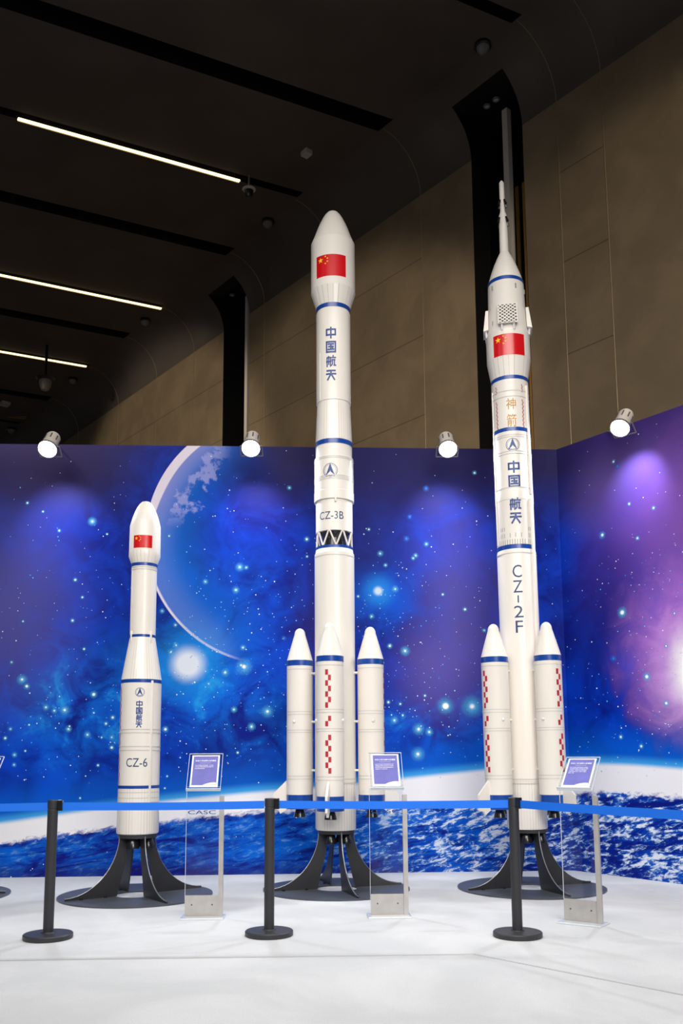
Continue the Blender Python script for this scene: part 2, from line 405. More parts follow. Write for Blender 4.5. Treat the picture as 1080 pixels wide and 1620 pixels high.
slots = [(-.12, .2, 'led'), (2.72, .38, 'gap'), (5.32, .2, 'led'), (7.8, .38, 'gap'), (11.0, .2, 'led'), (12.85, .38, 'gap'), (15.27, .2, 'led'), (18.2, .38, 'gap'), (20.9, .2, 'led')]
AE = 17.0
def CS(s, a, z=HC): return W(s + SK * (a - RF), a, z)
bm = bmesh.new(); cur = -12.0
for s, wd, k in slots:
    for s0, s1 in ((cur, s),):
        bm.faces.new([bm.verts.new(CS(*q)) for q in ((s0, RF), (s1, RF), (s1, AE), (s0, AE))])
    h = .5 if k == 'gap' else .25
    st = RF + .02
    bm.faces.new([bm.verts.new(CS(*q)) for q in ((s, RF), (s + wd, RF), (s + wd, st), (s, st))])
    for q in (((s, st, HC), (s, AE, HC), (s, AE, HC + h), (s, st, HC + h)), ((s + wd, st, HC), (s + wd, AE, HC), (s + wd, AE, HC + h), (s + wd, st, HC + h)),
              ((s, st, HC + h), (s + wd, st, HC + h), (s + wd, AE, HC + h), (s, AE, HC + h)), ((s, st, HC), (s + wd, st, HC), (s + wd, st, HC + h), (s, st, HC + h))):
        bm.faces.new([bm.verts.new(CS(*v)) for v in q]).material_index = 1
    cur = s + wd
bm.faces.new([bm.verts.new(CS(*q)) for q in ((cur, RF), (32, RF), (32, AE), (cur, AE))])
me = bpy.data.meshes.new('ceiling'); bm.to_mesh(me); bm.free()
tag(link('ceiling', me, [M['ceil'], M['black']]), 'black panelled ceiling with narrow light slots', kind='structure')

def tube_path(bm, pts, wd, dp):
    """flat strip of width wd following pts (s,a,z)"""
    for (s0, a0, z0), (s1, a1, z1) in zip(pts, pts[1:]):
        p, q = W(s0, a0, z0), W(s1, a1, z1); rod(bm, p, q, wd, 4)
    return bm
tn = 3
for s in (-.8, 0, 3.0, 5.6, 8.0, 11.12, 13.1, 15.45, 18.3):
    bm = tube_path(bmesh.new(), [(s, a + .0, z) for a, z in cove()], .008, .01)
    tag(fin('trim_%d' % tn, bm, M['trim']), 'thin bronze joint running up the dark wall', kind='structure'); tn += 1
for (n0, n1) in niches:
    mid = n0 + (.46 if n0 < 2 else .34)
    bm = bmesh.new(); c = W(mid, -.18, 5.97); box(bm, c.x, c.y, c.z, .11, .10, 11.94, math.atan2(D.y, D.x))
    tag(fin('trim_%d' % tn, bm, M['slab']), 'pale vertical post standing in a tall black wall recess', kind='structure'); tn += 1
    for ds, wd in ((-.03, .06), (-.17, .045)):
        bm = bmesh.new(); c = W(mid + ds, -.35, 5.3); box(bm, c.x, c.y, c.z, wd, .03, 10.6, math.atan2(D.y, D.x))
        tag(fin('trim_%d' % tn, bm, M['brass']), 'narrow brass strip beside the post in the wall recess', kind='structure'); tn += 1

# LED lines in the ceiling slots
for s, a0, a1, lb in ((5.50, 2.1, 6.0, 'longest warm LED line nearest the rockets, below the ceiling box'),
                      (11.17, .92, 9.0, 'middle warm LED line in the dark ceiling, cut by the left edge'),
                      (15.44, 1.0, 7.5, 'farthest warm LED line low in the left of the ceiling')):
    t = thing('linear_light', lb, 'ceiling light', CS(s, a0))
    bm = bmesh.new(); vs = []
    def local(v): return v - CS(s, a0)
    def bar(bm, o0, o1, zz0, zz1):
        v = [bm.verts.new(local(CS(s + o, a, z))) for o in (o0, o1) for a in (a0, a1) for z in (zz0, zz1)]
        for q in ((0, 1, 3, 2), (4, 6, 7, 5), (0, 4, 5, 1), (2, 3, 7, 6), (0, 2, 6, 4), (1, 5, 7, 3)): bm.faces.new([v[i] for i in q])
        return bm
    fin('diffuser', bar(bmesh.new(), -.035, .012, HC - .035, HC - .003), M['led'], t)
    fin('housing', bar(bmesh.new(), .013, .025, HC - .05, HC - .003), M['trim'], t)

# ------------------------------------------------------------------ printed backdrop (two joined walls)
CB = Vector((2.5, 9.86, 0)); AB = Vector((-3.6021, 9.57, 0)); dB = (CB - AB).normalized()
dR = Vector((.59335, -.80494, 0)); HM = 4.74
def horizon_nodes(u):
    n = V.nt.nodes.new('ShaderNodeFloatCurve'); V.nt.links.new(((u + 6.6) / 9.4).k, n.inputs['Value'])
    cv = n.mapping.curves[0]; pts = [(-6.14, .56), (-5.7, .62), (-4.81, .73), (-3.81, .83), (-2.51, .93), (-1.27, 1.05), (-.3, 1.13), (.6, 1.14), (1.39, 1.10), (2.8, 1.02)]
    while len(cv.points) < len(pts) + 2: cv.points.new(.5, .5)
    cv.points[0].location = (0, .52 / 1.5)
    for i, (a, b) in enumerate(pts): cv.points[i + 1].location = ((a + 6.6) / 9.4, b / 1.5)
    cv.points[-1].location = (1, 1.02 / 1.5)
    n.mapping.update(); return V(n.outputs[0]) * 1.5
def mural_mat():
    m = bpy.data.materials.new('space_print'); m.use_nodes = True; nt = m.node_tree; b = nt.nodes['Principled BSDF']; V.nt = nt
    uvn = nt.nodes.new('ShaderNodeUVMap'); uvn.uv_map = 'UVMap'; uv = V(uvn.outputs[0])
    sp = nt.nodes.new('ShaderNodeSeparateXYZ'); nt.links.new(uv.k, sp.inputs[0]); u, z = V(sp.outputs[0]), V(sp.outputs[1])
    n1 = noise(uv, .75, 5, .55, .4); n2 = noise(uv, 2.2, 9, .62, .8); n3 = noise(uv, 9, 6, .6)
    def blob(cu, cz, ru, rz, lo=0.0, hi=1.0, rag=0.0):
        mp = nt.nodes.new('ShaderNodeVectorMath'); mp.operation = 'SUBTRACT'; nt.links.new(uv.k, mp.inputs[0]); mp.inputs[1].default_value = (cu, cz, 0)
        mm = nt.nodes.new('ShaderNodeVectorMath'); mm.operation = 'MULTIPLY'; nt.links.new(mp.outputs[0], mm.inputs[0]); mm.inputs[1].default_value = (1 / ru, 1 / rz, 0)
        le = nt.nodes.new('ShaderNodeVectorMath'); le.operation = 'LENGTH'; nt.links.new(mm.outputs[0], le.inputs[0]); d = V(le.outputs['Value'])
        if rag: d = d + (n2 - .5) * rag
        return ss(d, 1.0, 0.0, lo, hi)
    c = cmix(ss(n1 * .55 + n2 * .45, .40, .62), (2, 26, 132), (0, 66, 206))
    # brighter regions
    for cu, cz, ru, rz, k in ((-5.35, 1.75, 1.3, 1.1, .8), (-4.2, 2.2, 1.25, 1.0, 1.0), (-3.5, 1.7, 1.2, .8, .6), (-1.2, 1.6, 1.3, .6, .6), (-2.1, 3.0, .7, .6, .7), (-3.6, 3.0, .9, .9, .3)):
        c = cmix(blob(cu, cz, ru, rz, rag=1.0) * k * ss(n2, .35, .62), c, (0, 116, 232))
    cl = V.m('MAXIMUM', V.m('MAXIMUM', blob(-5.3, 1.75, 1.2, .9), blob(-4.1, 1.9, 1.1, 1.1)), V.m('MAXIMUM', blob(-1.3, 1.7, 1.3, .6), blob(-3.4, 1.7, 1.0, .8)))
    c = cmix(cl * ss(n2 * .7 + n3 * .3, .52, .70) * .95, c, (40, 176, 246))
    # dark violet at the top and the hazy violet columns
    c = cmix(ss(z + (n1 - .5) * .9, 3.55, 4.55) * (1 - blob(-4.2, 4.2, 1.15, 1.3)) * .92, c, (42, 34, 78))
    c = cmix(blob(-2.2, 3.7, .9, 1.6, rag=.5) * .7, c, (40, 38, 110))
    c = cmix(blob(-5.9, 4.5, 1.5, 1.0) * .8, c, (50, 40, 84))
    c = cmix(blob(-6.15, 2.9, 1.2, 1.7, rag=.3) * .95, c, (84, 82, 158))
    c = cmix(blob(-1.15, 2.85, .85, 1.7, rag=.3) * .9, c, (88, 80, 156))
    c = cmix(blob(-1.45, 2.15, .8, .8, rag=.4) * .75, c, (98, 84, 164))
    c = cmix(blob(-2.75, 2.5, .45, 1.6, rag=.3) * .5, c, (70, 60, 140))
    c = cmix(blob(-2.05, 3.05, .55, .45) * .8, c, (0, 86, 222))
    # planet
    du, dz = u + 3.231, z - 3.693; d = V.m('SQRT', du * du + dz * dz); ins = ss(d, 1.462, 1.452)
    fade = ss(u, -3.55, -4.0)
    dep = 1.455 - d
    up = ss(z, 3.3, 4.3)
    pc = cmix(ss(dep, .95, .0) * ss(u, -3.1, -4.3), c, (0, 110, 216))
    pc = cmix(ss(dep, .42, .02) * (.30 + up * .55) * fade, pc, (150, 152, 216))
    clouds = ss(n2 * .6 + n3 * .4 - V.m('ABSOLUTE', dep - .33) * .55, .44, .50) * ss(z, 3.75, 4.05)
    pc = cmix(clouds * .75 * ss(u, -3.7, -4.0), pc, (160, 166, 226))
    c = cmix(ins * ss(u, -3.0, -3.6), c, pc)
    wrim = .020 + up * .075
    rim = ins * ss(dep - wrim, .012, -.004)
    c = cmix(rim * fade, c, (236, 226, 242))
    # white glow balls
    c = cmix(blob(-4.19, 2.25, .62, .62) * .75, c, (30, 160, 240))
    c = cmix(blob(-4.19, 2.25, .25, .25, hi=1.6), c, (238, 244, 255))
    c = cmix(blob(-2.09, 3.07, .26, .26) * .8, c, (40, 160, 250))
    c = cmix(blob(-2.09, 3.07, .07, .07, hi=1.5), c, (225, 245, 255))
    # right hand nebula
    c = cmix(blob(.85, 4.05, .95, .75) * .8, c, (116, 100, 142))
    c = cmix(ss(u, -.1, .9) * ss(z, 2.2, 3.2) * (1 - ss(z, 3.8, 4.5) * .6) * .8, c, (92, 62, 160))
    c = cmix(blob(1.65, 3.6, 1.1, 1.3, rag=.4) * .8, c, (148, 96, 188))
    c = cmix(blob(.55, 3.0, .75, .8) * .55, c, (36, 32, 120))
    c = cmix(blob(.35, 2.5, .8, .8) * .6, c, (22, 34, 130))
    c = cmix(blob(1.6, 2.25, 1.15, 1.15, hi=1.5, rag=.7), c, (176, 116, 206))
    c = cmix(blob(1.65, 2.05, .75, .85, rag=.8) * .95, c, (226, 186, 236))
    c = cmix(blob(1.62, 2.08, .42, .5, hi=1.8, rag=.4), c, (255, 252, 250))
    # earth limb
    hz = horizon_nodes(u); k = z - hz
    right = ss(u, -3.4, -.9)
    c = cmix(ss(k, .55, .0) * .75, c, (0, 104, 220))
    c = cmix(ss(k, .12, .0) * .9, c, (70, 180, 245))
    st = noise(comb(u * .9 + z * .6, z * 4.2 - u * .9), 1.6, 8, .68, 1.2); fn = noise(comb(u * 1.0, z * 2.4 - u * .5), 8.0, 9, .74, .5)
    mixn = st * .4 + fn * .6
    sea = cmix(ss(n1 * .4 + st * .6, .42, .6), (4, 34, 150), (0, 96, 214))
    sea = cmix(ss(mixn, .47, .59) * (.25 + right * .75), sea, (54, 166, 234))
    sea = cmix(ss(mixn + right * .035, .535, .60) * (.15 + right * .85), sea, (236, 242, 255))
    sea = cmix(ss(k, -1.0, -.55) * 0 + ss(st, .48, .36) * .75, sea, (8, 20, 118))
    sea = cmix(ss(z, .22, .0) * (1 - right * .8) * .7, sea, (26, 18, 110))
    th = .215 + right * .13 + ss(u, -.5, 1.0) * -.06
    band = ss(k + th + (fn - .5) * .22, -.03, .03)
    c2 = cmix(band, sea, (252, 251, 255))
    c = cmix(ss(k, .03, -.03), c, c2)
    # bottom sliver at far left stays deep blue
    vm = nt.nodes.new('ShaderNodeVectorMath'); vm.operation = 'SCALE'; vm.inputs['Scale'].default_value = .87; nt.links.new(c.k, vm.inputs[0]); nt.links.new(vm.outputs[0], b.inputs['Base Color']); b.inputs['Roughness'].default_value = .55; b.inputs['Specular IOR Level'].default_value = .1
    return m
def star_mat():
    m = bpy.data.materials.new('printed_star'); m.use_nodes = True; nt = m.node_tree; b = nt.nodes['Principled BSDF']; V.nt = nt
    at = nt.nodes.new('ShaderNodeVertexColor'); at.layer_name = 'star'
    nt.links.new(at.outputs['Color'], b.inputs['Base Color'])
    a = ss(V(at.outputs['Alpha']), 0.0, 1.0); nt.links.new(a.k, b.inputs['Alpha']); b.inputs['Roughness'].default_value = .5; b.inputs['Specular IOR Level'].default_value = .3
    return m
MURAL, STARM = mural_mat(), star_mat()
STARS = [(-6.0,4.058,0.012,0),(-5.825,3.96,0.0096,0),(-5.78,3.89,0.0048,0),(-5.638,3.744,0.012,0),(-5.278,3.85,0.0192,1),(-5.111,3.707,0.0096,0),(-5.152,3.682,0.0072,0),(-5.971,4.343,0.0048,0),(-5.538,4.543,0.0072,0),(-5.734,4.255,0.0048,0),(-5.04,4.063,0.0072,0),(-5.442,3.187,0.0144,0),(-5.358,2.991,0.012,0),(-5.456,2.732,0.0144,0),(-5.32,2.418,0.012,0),(-6.05,2.839,0.0072,0),(-5.99,2.723,0.0096,0),(-5.758,3.212,0.0048,0),(-4.934,3.136,0.0072,0),(-6.093,2.273,0.012,0),(-4.013,3.17,0.012,0),(-4.187,3.572,0.0072,0),(-4.03,3.539,0.0072,0),(-4.108,3.043,0.0072,0),(-4.426,3.691,0.0096,1),(-4.484,2.839,0.0096,1),(-4.333,2.684,0.0144,0),(-4.321,2.457,0.012,1),(-4.375,2.387,0.0144,1),(-3.878,2.387,0.0096,0),(-5.063,3.209,0.0048,0),(-6.148,4.098,0.0048,0),(-5.982,3.805,0.0048,0),(-6.093,2.273,0.012,0),(-5.972,2.085,0.0216,1),(-5.919,2.012,0.0192,0),(-5.199,1.921,0.0216,0),(-5.504,1.753,0.0216,1),(-4.988,1.671,0.0168,0),(-5.058,1.604,0.0144,0),(-5.705,1.783,0.0144,1),(-5.456,1.549,0.0144,1),(-5.192,1.722,0.0096,0),(-5.876,1.596,0.0096,0),(-6.071,1.552,0.0096,1),(-6.122,1.455,0.0144,0),(-5.252,1.487,0.0144,1),(-4.992,1.458,0.012,1),(-4.989,1.348,0.0168,0),(-5.614,1.747,0.012,1),(-5.446,1.578,0.0096,0),(-5.559,1.61,0.0072,0),(-4.419,1.542,0.0192,0),(-4.114,2.051,0.012,0),(-3.961,2.034,0.0096,1),(-6.016,1.276,0.012,1),(-5.905,1.317,0.0096,0),(-5.129,1.16,0.012,0),(-5.307,0.815,0.0096,0),(-4.39,1.039,0.0096,0),(-4.412,0.912,0.0096,0),(-3.98,1.326,0.0072,0),(-6.016,1.171,0.0096,1),(-5.1,1.457,0.0096,0),(-3.99,0.388,0.0072,0),(-5.777,0.087,0.0072,0),(-5.996,0.006,0.0072,0),(-5.665,0.131,0.0072,0),(-4.424,3.689,0.0108,0),(-3.781,4.01,0.0072,0),(-3.085,4.256,0.0108,1),(-2.888,3.661,0.018,0),(-2.885,3.461,0.0108,0),(-3.635,3.337,0.0198,1),(-3.564,3.333,0.0108,1),(-4.014,3.17,0.0126,1),(-3.676,3.077,0.0162,1),(-3.729,3.173,0.009,1),(-4.108,3.042,0.009,0),(-4.334,2.682,0.0144,0),(-4.483,2.839,0.0108,1),(-4.324,2.461,0.0126,1),(-4.38,2.38,0.0126,1),(-4.027,3.539,0.0072,0),(-4.187,3.571,0.0072,0),(-3.926,3.319,0.0054,0),(-4.004,2.976,0.0054,0),(-4.151,2.784,0.0054,0),(-3.591,2.432,0.0126,1),(-3.556,2.411,0.009,1),(-3.125,3.868,0.0054,0),(-3.004,3.537,0.0054,0),(-3.141,2.538,0.0108,2),(-3.115,2.738,0.009,2),(-3.3,2.681,0.0072,2),(-3.529,2.517,0.0072,0),(-3.61,2.237,0.0162,1),(-0.963,4.451,0.0156,0),(-1.527,4.262,0.0139,2),(-1.422,4.416,0.0069,0),(-1.116,4.034,0.0069,0),(-2.187,3.778,0.0121,0),(-1.72,3.927,0.0104,2),(-1.536,3.611,0.0121,1),(-1.66,3.478,0.0121,1),(-1.688,3.448,0.0104,1),(-1.76,3.673,0.0139,2),(-2.061,3.499,0.0139,1),(-2.003,3.365,0.0104,1),(-2.142,3.362,0.0069,0),(-1.898,3.093,0.0156,1),(-1.362,3.032,0.0121,0),(-1.314,3.25,0.0069,0),(-1.115,2.863,0.0156,0),(-2.315,3.009,0.0121,0),(-2.166,2.782,0.0121,1),(-1.967,2.45,0.0173,0),(-1.797,2.394,0.0208,1),(-1.874,2.56,0.0087,0),(-0.943,2.962,0.0087,0),(-0.904,2.625,0.0104,1),(-0.795,3.539,0.0069,0),(-1.592,3.132,0.0069,0),(-1.0,2.886,0.0052,0),(-1.376,2.797,0.0052,0),(-1.543,3.374,0.0069,0),(-1.036,3.698,0.0052,0),(-0.955,3.839,0.0052,0),(-2.121,4.462,0.0052,0),(-0.953,3.113,0.0052,0),(0.768,4.382,0.0144,0),(0.813,4.32,0.0096,2),(0.937,3.87,0.0128,0),(1.225,3.76,0.0144,0),(0.578,3.606,0.0208,0),(1.015,3.483,0.0144,0),(1.056,3.212,0.008,2),(0.782,2.726,0.032,0),(0.722,3.213,0.0064,0),(0.906,2.998,0.0064,0),(0.765,4.063,0.0064,0),(1.111,3.898,0.008,0),(1.033,4.02,0.0064,0),(1.376,3.894,0.0064,0),(1.531,3.817,0.008,0),(1.441,3.439,0.0064,0),(1.161,2.918,0.0064,0),(1.393,2.636,0.0096,0),(0.437,4.59,0.0064,1),(0.439,4.202,0.0064,0),(1.096,4.593,0.008,0),(-0.109,3.818,0.0048,0),(0.214,3.707,0.0048,0),(-0.17,3.673,0.0048,0),(-0.169,3.491,0.0048,0),(0.644,2.249,0.0137,2),(1.037,2.028,0.0254,0),(1.243,1.747,0.0196,0),(0.687,1.423,0.0157,0),(0.928,1.325,0.0157,0),(1.278,2.319,0.0117,0),(0.755,1.535,0.0078,0),(0.91,1.715,0.0078,1),(1.065,1.445,0.0078,0),(0.636,1.212,0.0078,0),(-1.358,1.782,0.0488,0),(-1.064,1.776,0.0459,1),(-1.662,1.529,0.0258,1),(-1.546,1.498,0.0172,1),(-1.927,1.627,0.0172,1),(-1.991,1.826,0.0143,0),(-1.675,1.258,0.0287,1),(-3.578,2.221,0.0344,1),(-3.318,1.729,0.0258,1),(-3.683,1.752,0.0143,1),(-3.49,1.565,0.0172,1),(-3.637,1.286,0.0115,0),(-3.409,0.964,0.0086,0),(-1.86,1.806,0.0115,0),(-1.585,1.897,0.0115,0),(-1.835,1.682,0.0115,0),(-3.783,2.157,0.0172,1)]
TINT = {0: (238, 248, 255), 1: (90, 200, 255), 2: (40, 120, 235)}
def backdrop(name, label, org, d, u0, u1, uoff):
    nrm = Vector((d.y, -d.x, 0))     # towards the visitor
    bm = bmesh.new(); uvl = bm.loops.layers.uv.new('UVMap'); cl = bm.verts.layers.float_color.new('star')
    def P(u, z, off=0): return org + d * u + nrm * off + Vector((0, 0, z))
    n = 12
    for i in range(n):
        a, b_ = u0 + (u1 - u0) * i / n, u0 + (u1 - u0) * (i + 1) / n
        f = bm.faces.new([bm.verts.new(P(*q)) for q in ((a, .0), (b_, .0), (b_, HM), (a, HM))])
        for l, q in zip(f.loops, ((a, 0), (b_, 0), (b_, HM), (a, HM))): l[uvl].uv = (q[0] + uoff, q[1])
    for q in (((u0, HM, 0), (u1, HM, 0), (u1, HM, -.10), (u0, HM, -.10)), ((u0, 0, -.1), (u1, 0, -.1), (u1, HM, -.1), (u0, HM, -.1)),
              ((u0, 0, 0), (u0, HM, 0), (u0, HM, -.1), (u0, 0, -.1)), ((u1, 0, 0), (u1, HM, 0), (u1, HM, -.1), (u1, 0, -.1))):
        bm.faces.new([bm.verts.new(P(*v)) for v in q]).material_index = 2
    rnd = random.Random(5 if uoff == 0 and u0 < 0 else 9)
    def disc(u, z, r, col, core, seg):
        if not (u0 + r < u < u1 - r and z + r < HM): return
        rings = ((0, 1.0), (core, 1.0), (1.0, 0.0))
        c = bm.verts.new(P(u, z, .0012)); c[cl] = (*lin(col), 1)
        prev = None
        for fr, al in rings[1:]:
            ring = []
            for i in range(seg):
                v = bm.verts.new(P(u + r * fr * cos(2 * pi * i / seg), z + r * fr * sin(2 * pi * i / seg), .0012)); v[cl] = (*lin(col), al); ring.append(v)
            for i in range(seg):
                j = (i + 1) % seg
                f = bm.faces.new((c, ring[i], ring[j]) if prev is None else (prev[i], ring[i], ring[j], prev[j])); f.material_index = 1
            prev = ring
    def glow(u, z, r, tint):
        if not (u0 + r < u < u1 - r and z + r < HM): return
        c = bm.verts.new(P(u, z, .0007)); c[cl] = (*lin(tint), .75)
        ring = []
        for i in range(12):
            v = bm.verts.new(P(u + r * cos(2 * pi * i / 12), z + r * sin(2 * pi * i / 12), .0007)); v[cl] = (*lin(tint), 0); ring.append(v)
        for i in range(12): bm.faces.new((c, ring[i], ring[(i + 1) % 12])).material_index = 1
    for u, z, r, k in STARS:
        uu = u - uoff
        if not (u0 < uu < u1): continue
        if r > .009: glow(uu, z, r * (3.6 if k else 2.6), TINT[1] if k < 2 else TINT[2])
        disc(uu, z, r * (1.0 if k < 2 else 1.4), TINT[0] if k < 2 else TINT[2], .45 if k == 0 else .2, 10)
    cl_ = [(-5.3, 1.9, .9, .7), (-4.1, 1.9, .8, .7), (-2.0, 2.6, .5, .7), (-1.1, 1.75, .8, .45), (-3.6, 2.8, .9, .8), (-3.3, 1.8, .9, .6), (.9, 1.7, .6, .5), (1.3, 2.8, .5, .8)]
    for i in range(1500 if u0 < -1 else 480):
        if rnd.random() < .42: u, z = rnd.uniform(u0, u1) + uoff, rnd.uniform(.05, HM - .05)
        else:
            c = rnd.choice(cl_[:6] if u0 < -1 else cl_[6:]); u, z = rnd.gauss(c[0], c[2]), rnd.gauss(c[1], c[3])
        if z < 1.0 and rnd.random() < .85: continue
        if z > 3.6 and rnd.random() < .5: continue
        t = rnd.random(); disc(u - uoff, z, .0055 + .006 * rnd.random() ** 3, (TINT[0] if t < .45 else TINT[1] if t < .75 else (60, 130, 240)), .3, 6)
    me = bpy.data.meshes.new(name); bm.to_mesh(me); bm.free()
    return tag(link(name, me, [MURAL, STARM, M['cam']]), label, kind='structure')
backdrop('wall_mural_back', 'wide backdrop wall printed with blue starfield, planet arc and earth below', CB, dB, -7.6, 0, 0)
backdrop('wall_mural_right', 'angled backdrop wall at right printed with a purple nebula', CB, dR, 0, 2.6, 0)

# ------------------------------------------------------------------ spot lamps clipped on the backdrop
def spot_lamp(label, head, arm_from, tilt, rz, power):
    """head: centre of the lamp's lit face"""
    t = thing('spot_lamp', label, 'spot lamp', head, rz, None)
    Rt = Matrix.Rotation(tilt, 4, 'X')       # local axis: body runs up +Z from the lit face, tilted back
    def tf(bm):
        bmesh.ops.transform(bm, matrix=Rt, verts=bm.verts[:]); return bm
    fin('housing', tf(lathe(bmesh.new(), [(.0, .098), (.02, .098), (.035, .092), (.06, .083), (.24, .080), (.262, .072), (.27, .05)], 28)), M['chrome'], t, True)
    for i in range(8):
        a = i * pi / 4 + .2; bm = bmesh.new(); box(bm, .0805 * sin(a), -.0805 * cos(a), .165, .014, .006, .09, a); fin('cooling_slot', tf(bm), M['lampdark'], t)
    fin('rim', tf(lathe(bmesh.new(), [(-.012, .100), (.0, .103), (.014, .103), (.02, .098)], 28, cap0=False, cap1=False)), M['lampdark'], t, True)
    fin('lit_glass', tf(lathe(bmesh.new(), [(-.05, .0), (-.046, .035), (-.03, .07), (-.006, .094), (.0, .094)], 24)), M['bulb'], t, True)
    bm = bmesh.new()
    inv = Matrix.Rotation(-rz, 4, 'Z'); af = inv @ (Vector(arm_from) - Vector(head))
    piv = Rt @ Vector((0, .12, .05))
    rod(bm, piv, af, .012); rod(bm, Rt @ Vector((-.115, 0, .05)), Rt @ Vector((.115, 0, .05)), .008)
    rod(bm, Rt @ Vector((-.115, 0, .05)), piv + Vector((-.115, 0, 0)), .007); rod(bm, Rt @ Vector((.115, 0, .05)), piv + Vector((.115, 0, 0)), .007); rod(bm, piv + Vector((-.115, 0, 0)), piv + Vector((.115, 0, 0)), .007)
    fin('bracket', bm, M['cam'], t)
    l = bpy.data.lights.new('spot_lamp_beam', 'SPOT'); l.energy = power; l.color = (.88, .94, 1.0); l.spot_size = R_(132); l.spot_blend = .6; l.shadow_soft_size = .09
    lo = bpy.data.objects.new('spot_lamp_beam', l); COL.objects.link(lo)
    ax = Matrix.Rotation(rz, 3, 'Z') @ (Rt.to_3x3() @ Vector((0, 0, -1)))
    l2 = bpy.data.lights.new('spot_lamp_spill', 'SPOT'); l2.energy = power * .30; l2.color = (.72, .74, 1.0); l2.spot_size = R_(76); l2.spot_blend = 1.0; l2.shadow_soft_size = .05
    l2o = bpy.data.objects.new('spot_lamp_spill', l2); COL.objects.link(l2o)
    sd = Matrix.Rotation(rz, 3, 'Z') @ Vector((0, 1.15, -1)).normalized(); l2o.location = Vector(head) + ax * .07 + Vector((0, 0, -.03)); l2o.rotation_euler = sd.to_track_quat('-Z', 'Y').to_euler()
    lo.location = Vector(head) + ax * .075; lo.rotation_euler = ax.to_track_quat('-Z', 'Y').to_euler()
    return t
def top_of(u): return CB + dB * u + Vector((0, 0, HM))
spot_lamp('lit white spot lamp at far left on the backdrop, left of the smallest rocket', (-3.09, 8.98, 4.47), top_of(-5.70), R_(-42), R_(0), 190)
spot_lamp('lit white spot lamp on the backdrop between the smallest and middle rockets', (-.955, 9.08, 4.50), top_of(-3.47), R_(-42), R_(0), 190)
spot_lamp('lit white spot lamp on the backdrop between the middle and right rockets', (1.155, 9.14, 4.50), top_of(-1.25), R_(-42), R_(0), 200)
spot_lamp('lit white spot lamp leaning out from the purple right backdrop wall', (2.86, 8.68, 4.55), CB + dR * .72 + Vector((0, 0, HM)), R_(-42), R_(-42), 200)

# ------------------------------------------------------------------ rockets
def ring_prof(z0, z1, r, extra=()):
    return [(z0, r), (z1, r)]
def ridges(root, zs, r, name='seam_ring', w=.004):
    for z in zs:
        fin(name, lathe(bmesh.new(), [(z - w, r), (z - w, r + .0025), (z + w, r + .0025), (z + w, r)], 48, cap0=False, cap1=False), M['ring'], root, True)
def band(root, z0, z1, r0, r1=None, name='band', m='blue'):
    r1 = r0 if r1 is None else r1
    return fin(name, lathe(bmesh.new(), [(z0, r0 - .004), (z0, r0 + .002), (z1, r1 + .002), (z1, r1 - .004)], 56, cap0=False, cap1=False), M[m], root, True)
def conduit(root, r, phi, z0, z1, w=.022, t=.016, name='conduit'):
    bm = bmesh.new(); a = phi; box(bm, (r + t / 2 - .004) * sin(a), -(r + t / 2 - .004) * cos(a), (z0 + z1) / 2, w, t, z1 - z0, a, .005)
    return fin(name, bm, M['white'], root, True)

def nose(zb, rb, zt, rt, n=12, bulge=.35):
    """cone from (zb, rb) that ends in a round cap"""
    # tangent-ogive-like: straight-ish flank, spherical tip
    out = []
    for i in range(n + 1):
        t = i / n
        out.append((zb + (zt - zb) * (1 - (1 - t) ** 1.0) * .80, rb + (rt - rb) * t + bulge * rb * .18 * sin(pi * t)))
    zc, rc = out[-1]
    for i in range(1, 9):
        a = pi / 2 * i / 8; out.append((zc + (zt - zc) * sin(a), max(rc * cos(a), 0.0)))
    out[-1] = (zt, 0.0)
    return out

# --- CZ-3B, the middle rocket
rk = thing('rocket_model', 'tall middle white rocket model lettered CZ-3B with boosters and bulbous nose', 'rocket', (-.066, 8.617, 0), R_(.4))
fin('payload_fairing', lathe(bmesh.new(), [(5.80, .172), (5.99, .2296), (6.527, .2280), (6.60, .198), (6.698, .164), (6.76, .139), (6.830, .106), (6.868, .084), (6.897, .060), (6.914, .036), (6.923, 0)], 64), M['white'], rk, True, 14)
fin('adapter_cone', lathe(bmesh.new(), [(5.805, .174), (5.99, .2305)], 64, cap0=False, cap1=False), M['rib24'], rk, True)
band(rk, 5.775, 5.815, .1725, .176)
fin('third_stage', lathe(bmesh.new(), [(4.785, .1765), (5.755, .1765), (5.768, .169), (5.80, .172)], 64), M['white'], rk, True)
fin('interstage_skirt', lathe(bmesh.new(), [(4.37, .1865), (4.785, .170)], 64), M['rib40'], rk, True)
band(rk, 4.325, 4.372, .1865)
fin('second_stage', lathe(bmesh.new(), [(3.44, .1835), (3.757, .1835), (3.757, .1995), (3.848, .1995), (3.852, .196), (4.20, .196), (4.206, .1845), (4.33, .1845)], 64), M['white'], rk, True)
ridges(rk, (4.17, 4.185, 3.972, 3.99, 3.955, 3.84), .196)
fin('truss_core', lathe(bmesh.new(), [(3.28, .12), (3.38, .11), (3.45, .165)], 40), M['dark'], rk, True)
bm = bmesh.new()
for i in range(8):
    a0 = 2 * pi * i / 8 + .1; a1 = a0 + pi / 8
    for aa, ab in ((a0, a1), (a1, a0 + pi / 4)):
        zA, zB = (3.285, 3.455) if aa == a0 else (3.455, 3.285)
        rod(bm, (.176 * sin(aa), -.176 * cos(aa), zA), (.176 * sin(ab), -.176 * cos(ab), zB), .0085, 8)
fin('interstage_truss', bm, M['white'], rk)
band(rk, 3.25, 3.292, .183)
fin('core_stage', lathe(bmesh.new(), [(1.0, .1965), (3.222, .1965), (3.235, .188), (3.292, .182)], 64), M['white'], rk, True)
fin('tail_skirt', lathe(bmesh.new(), [(.553, .186), (.566, .194), (1.0, .194)], 64), M['rib40'], rk, True)
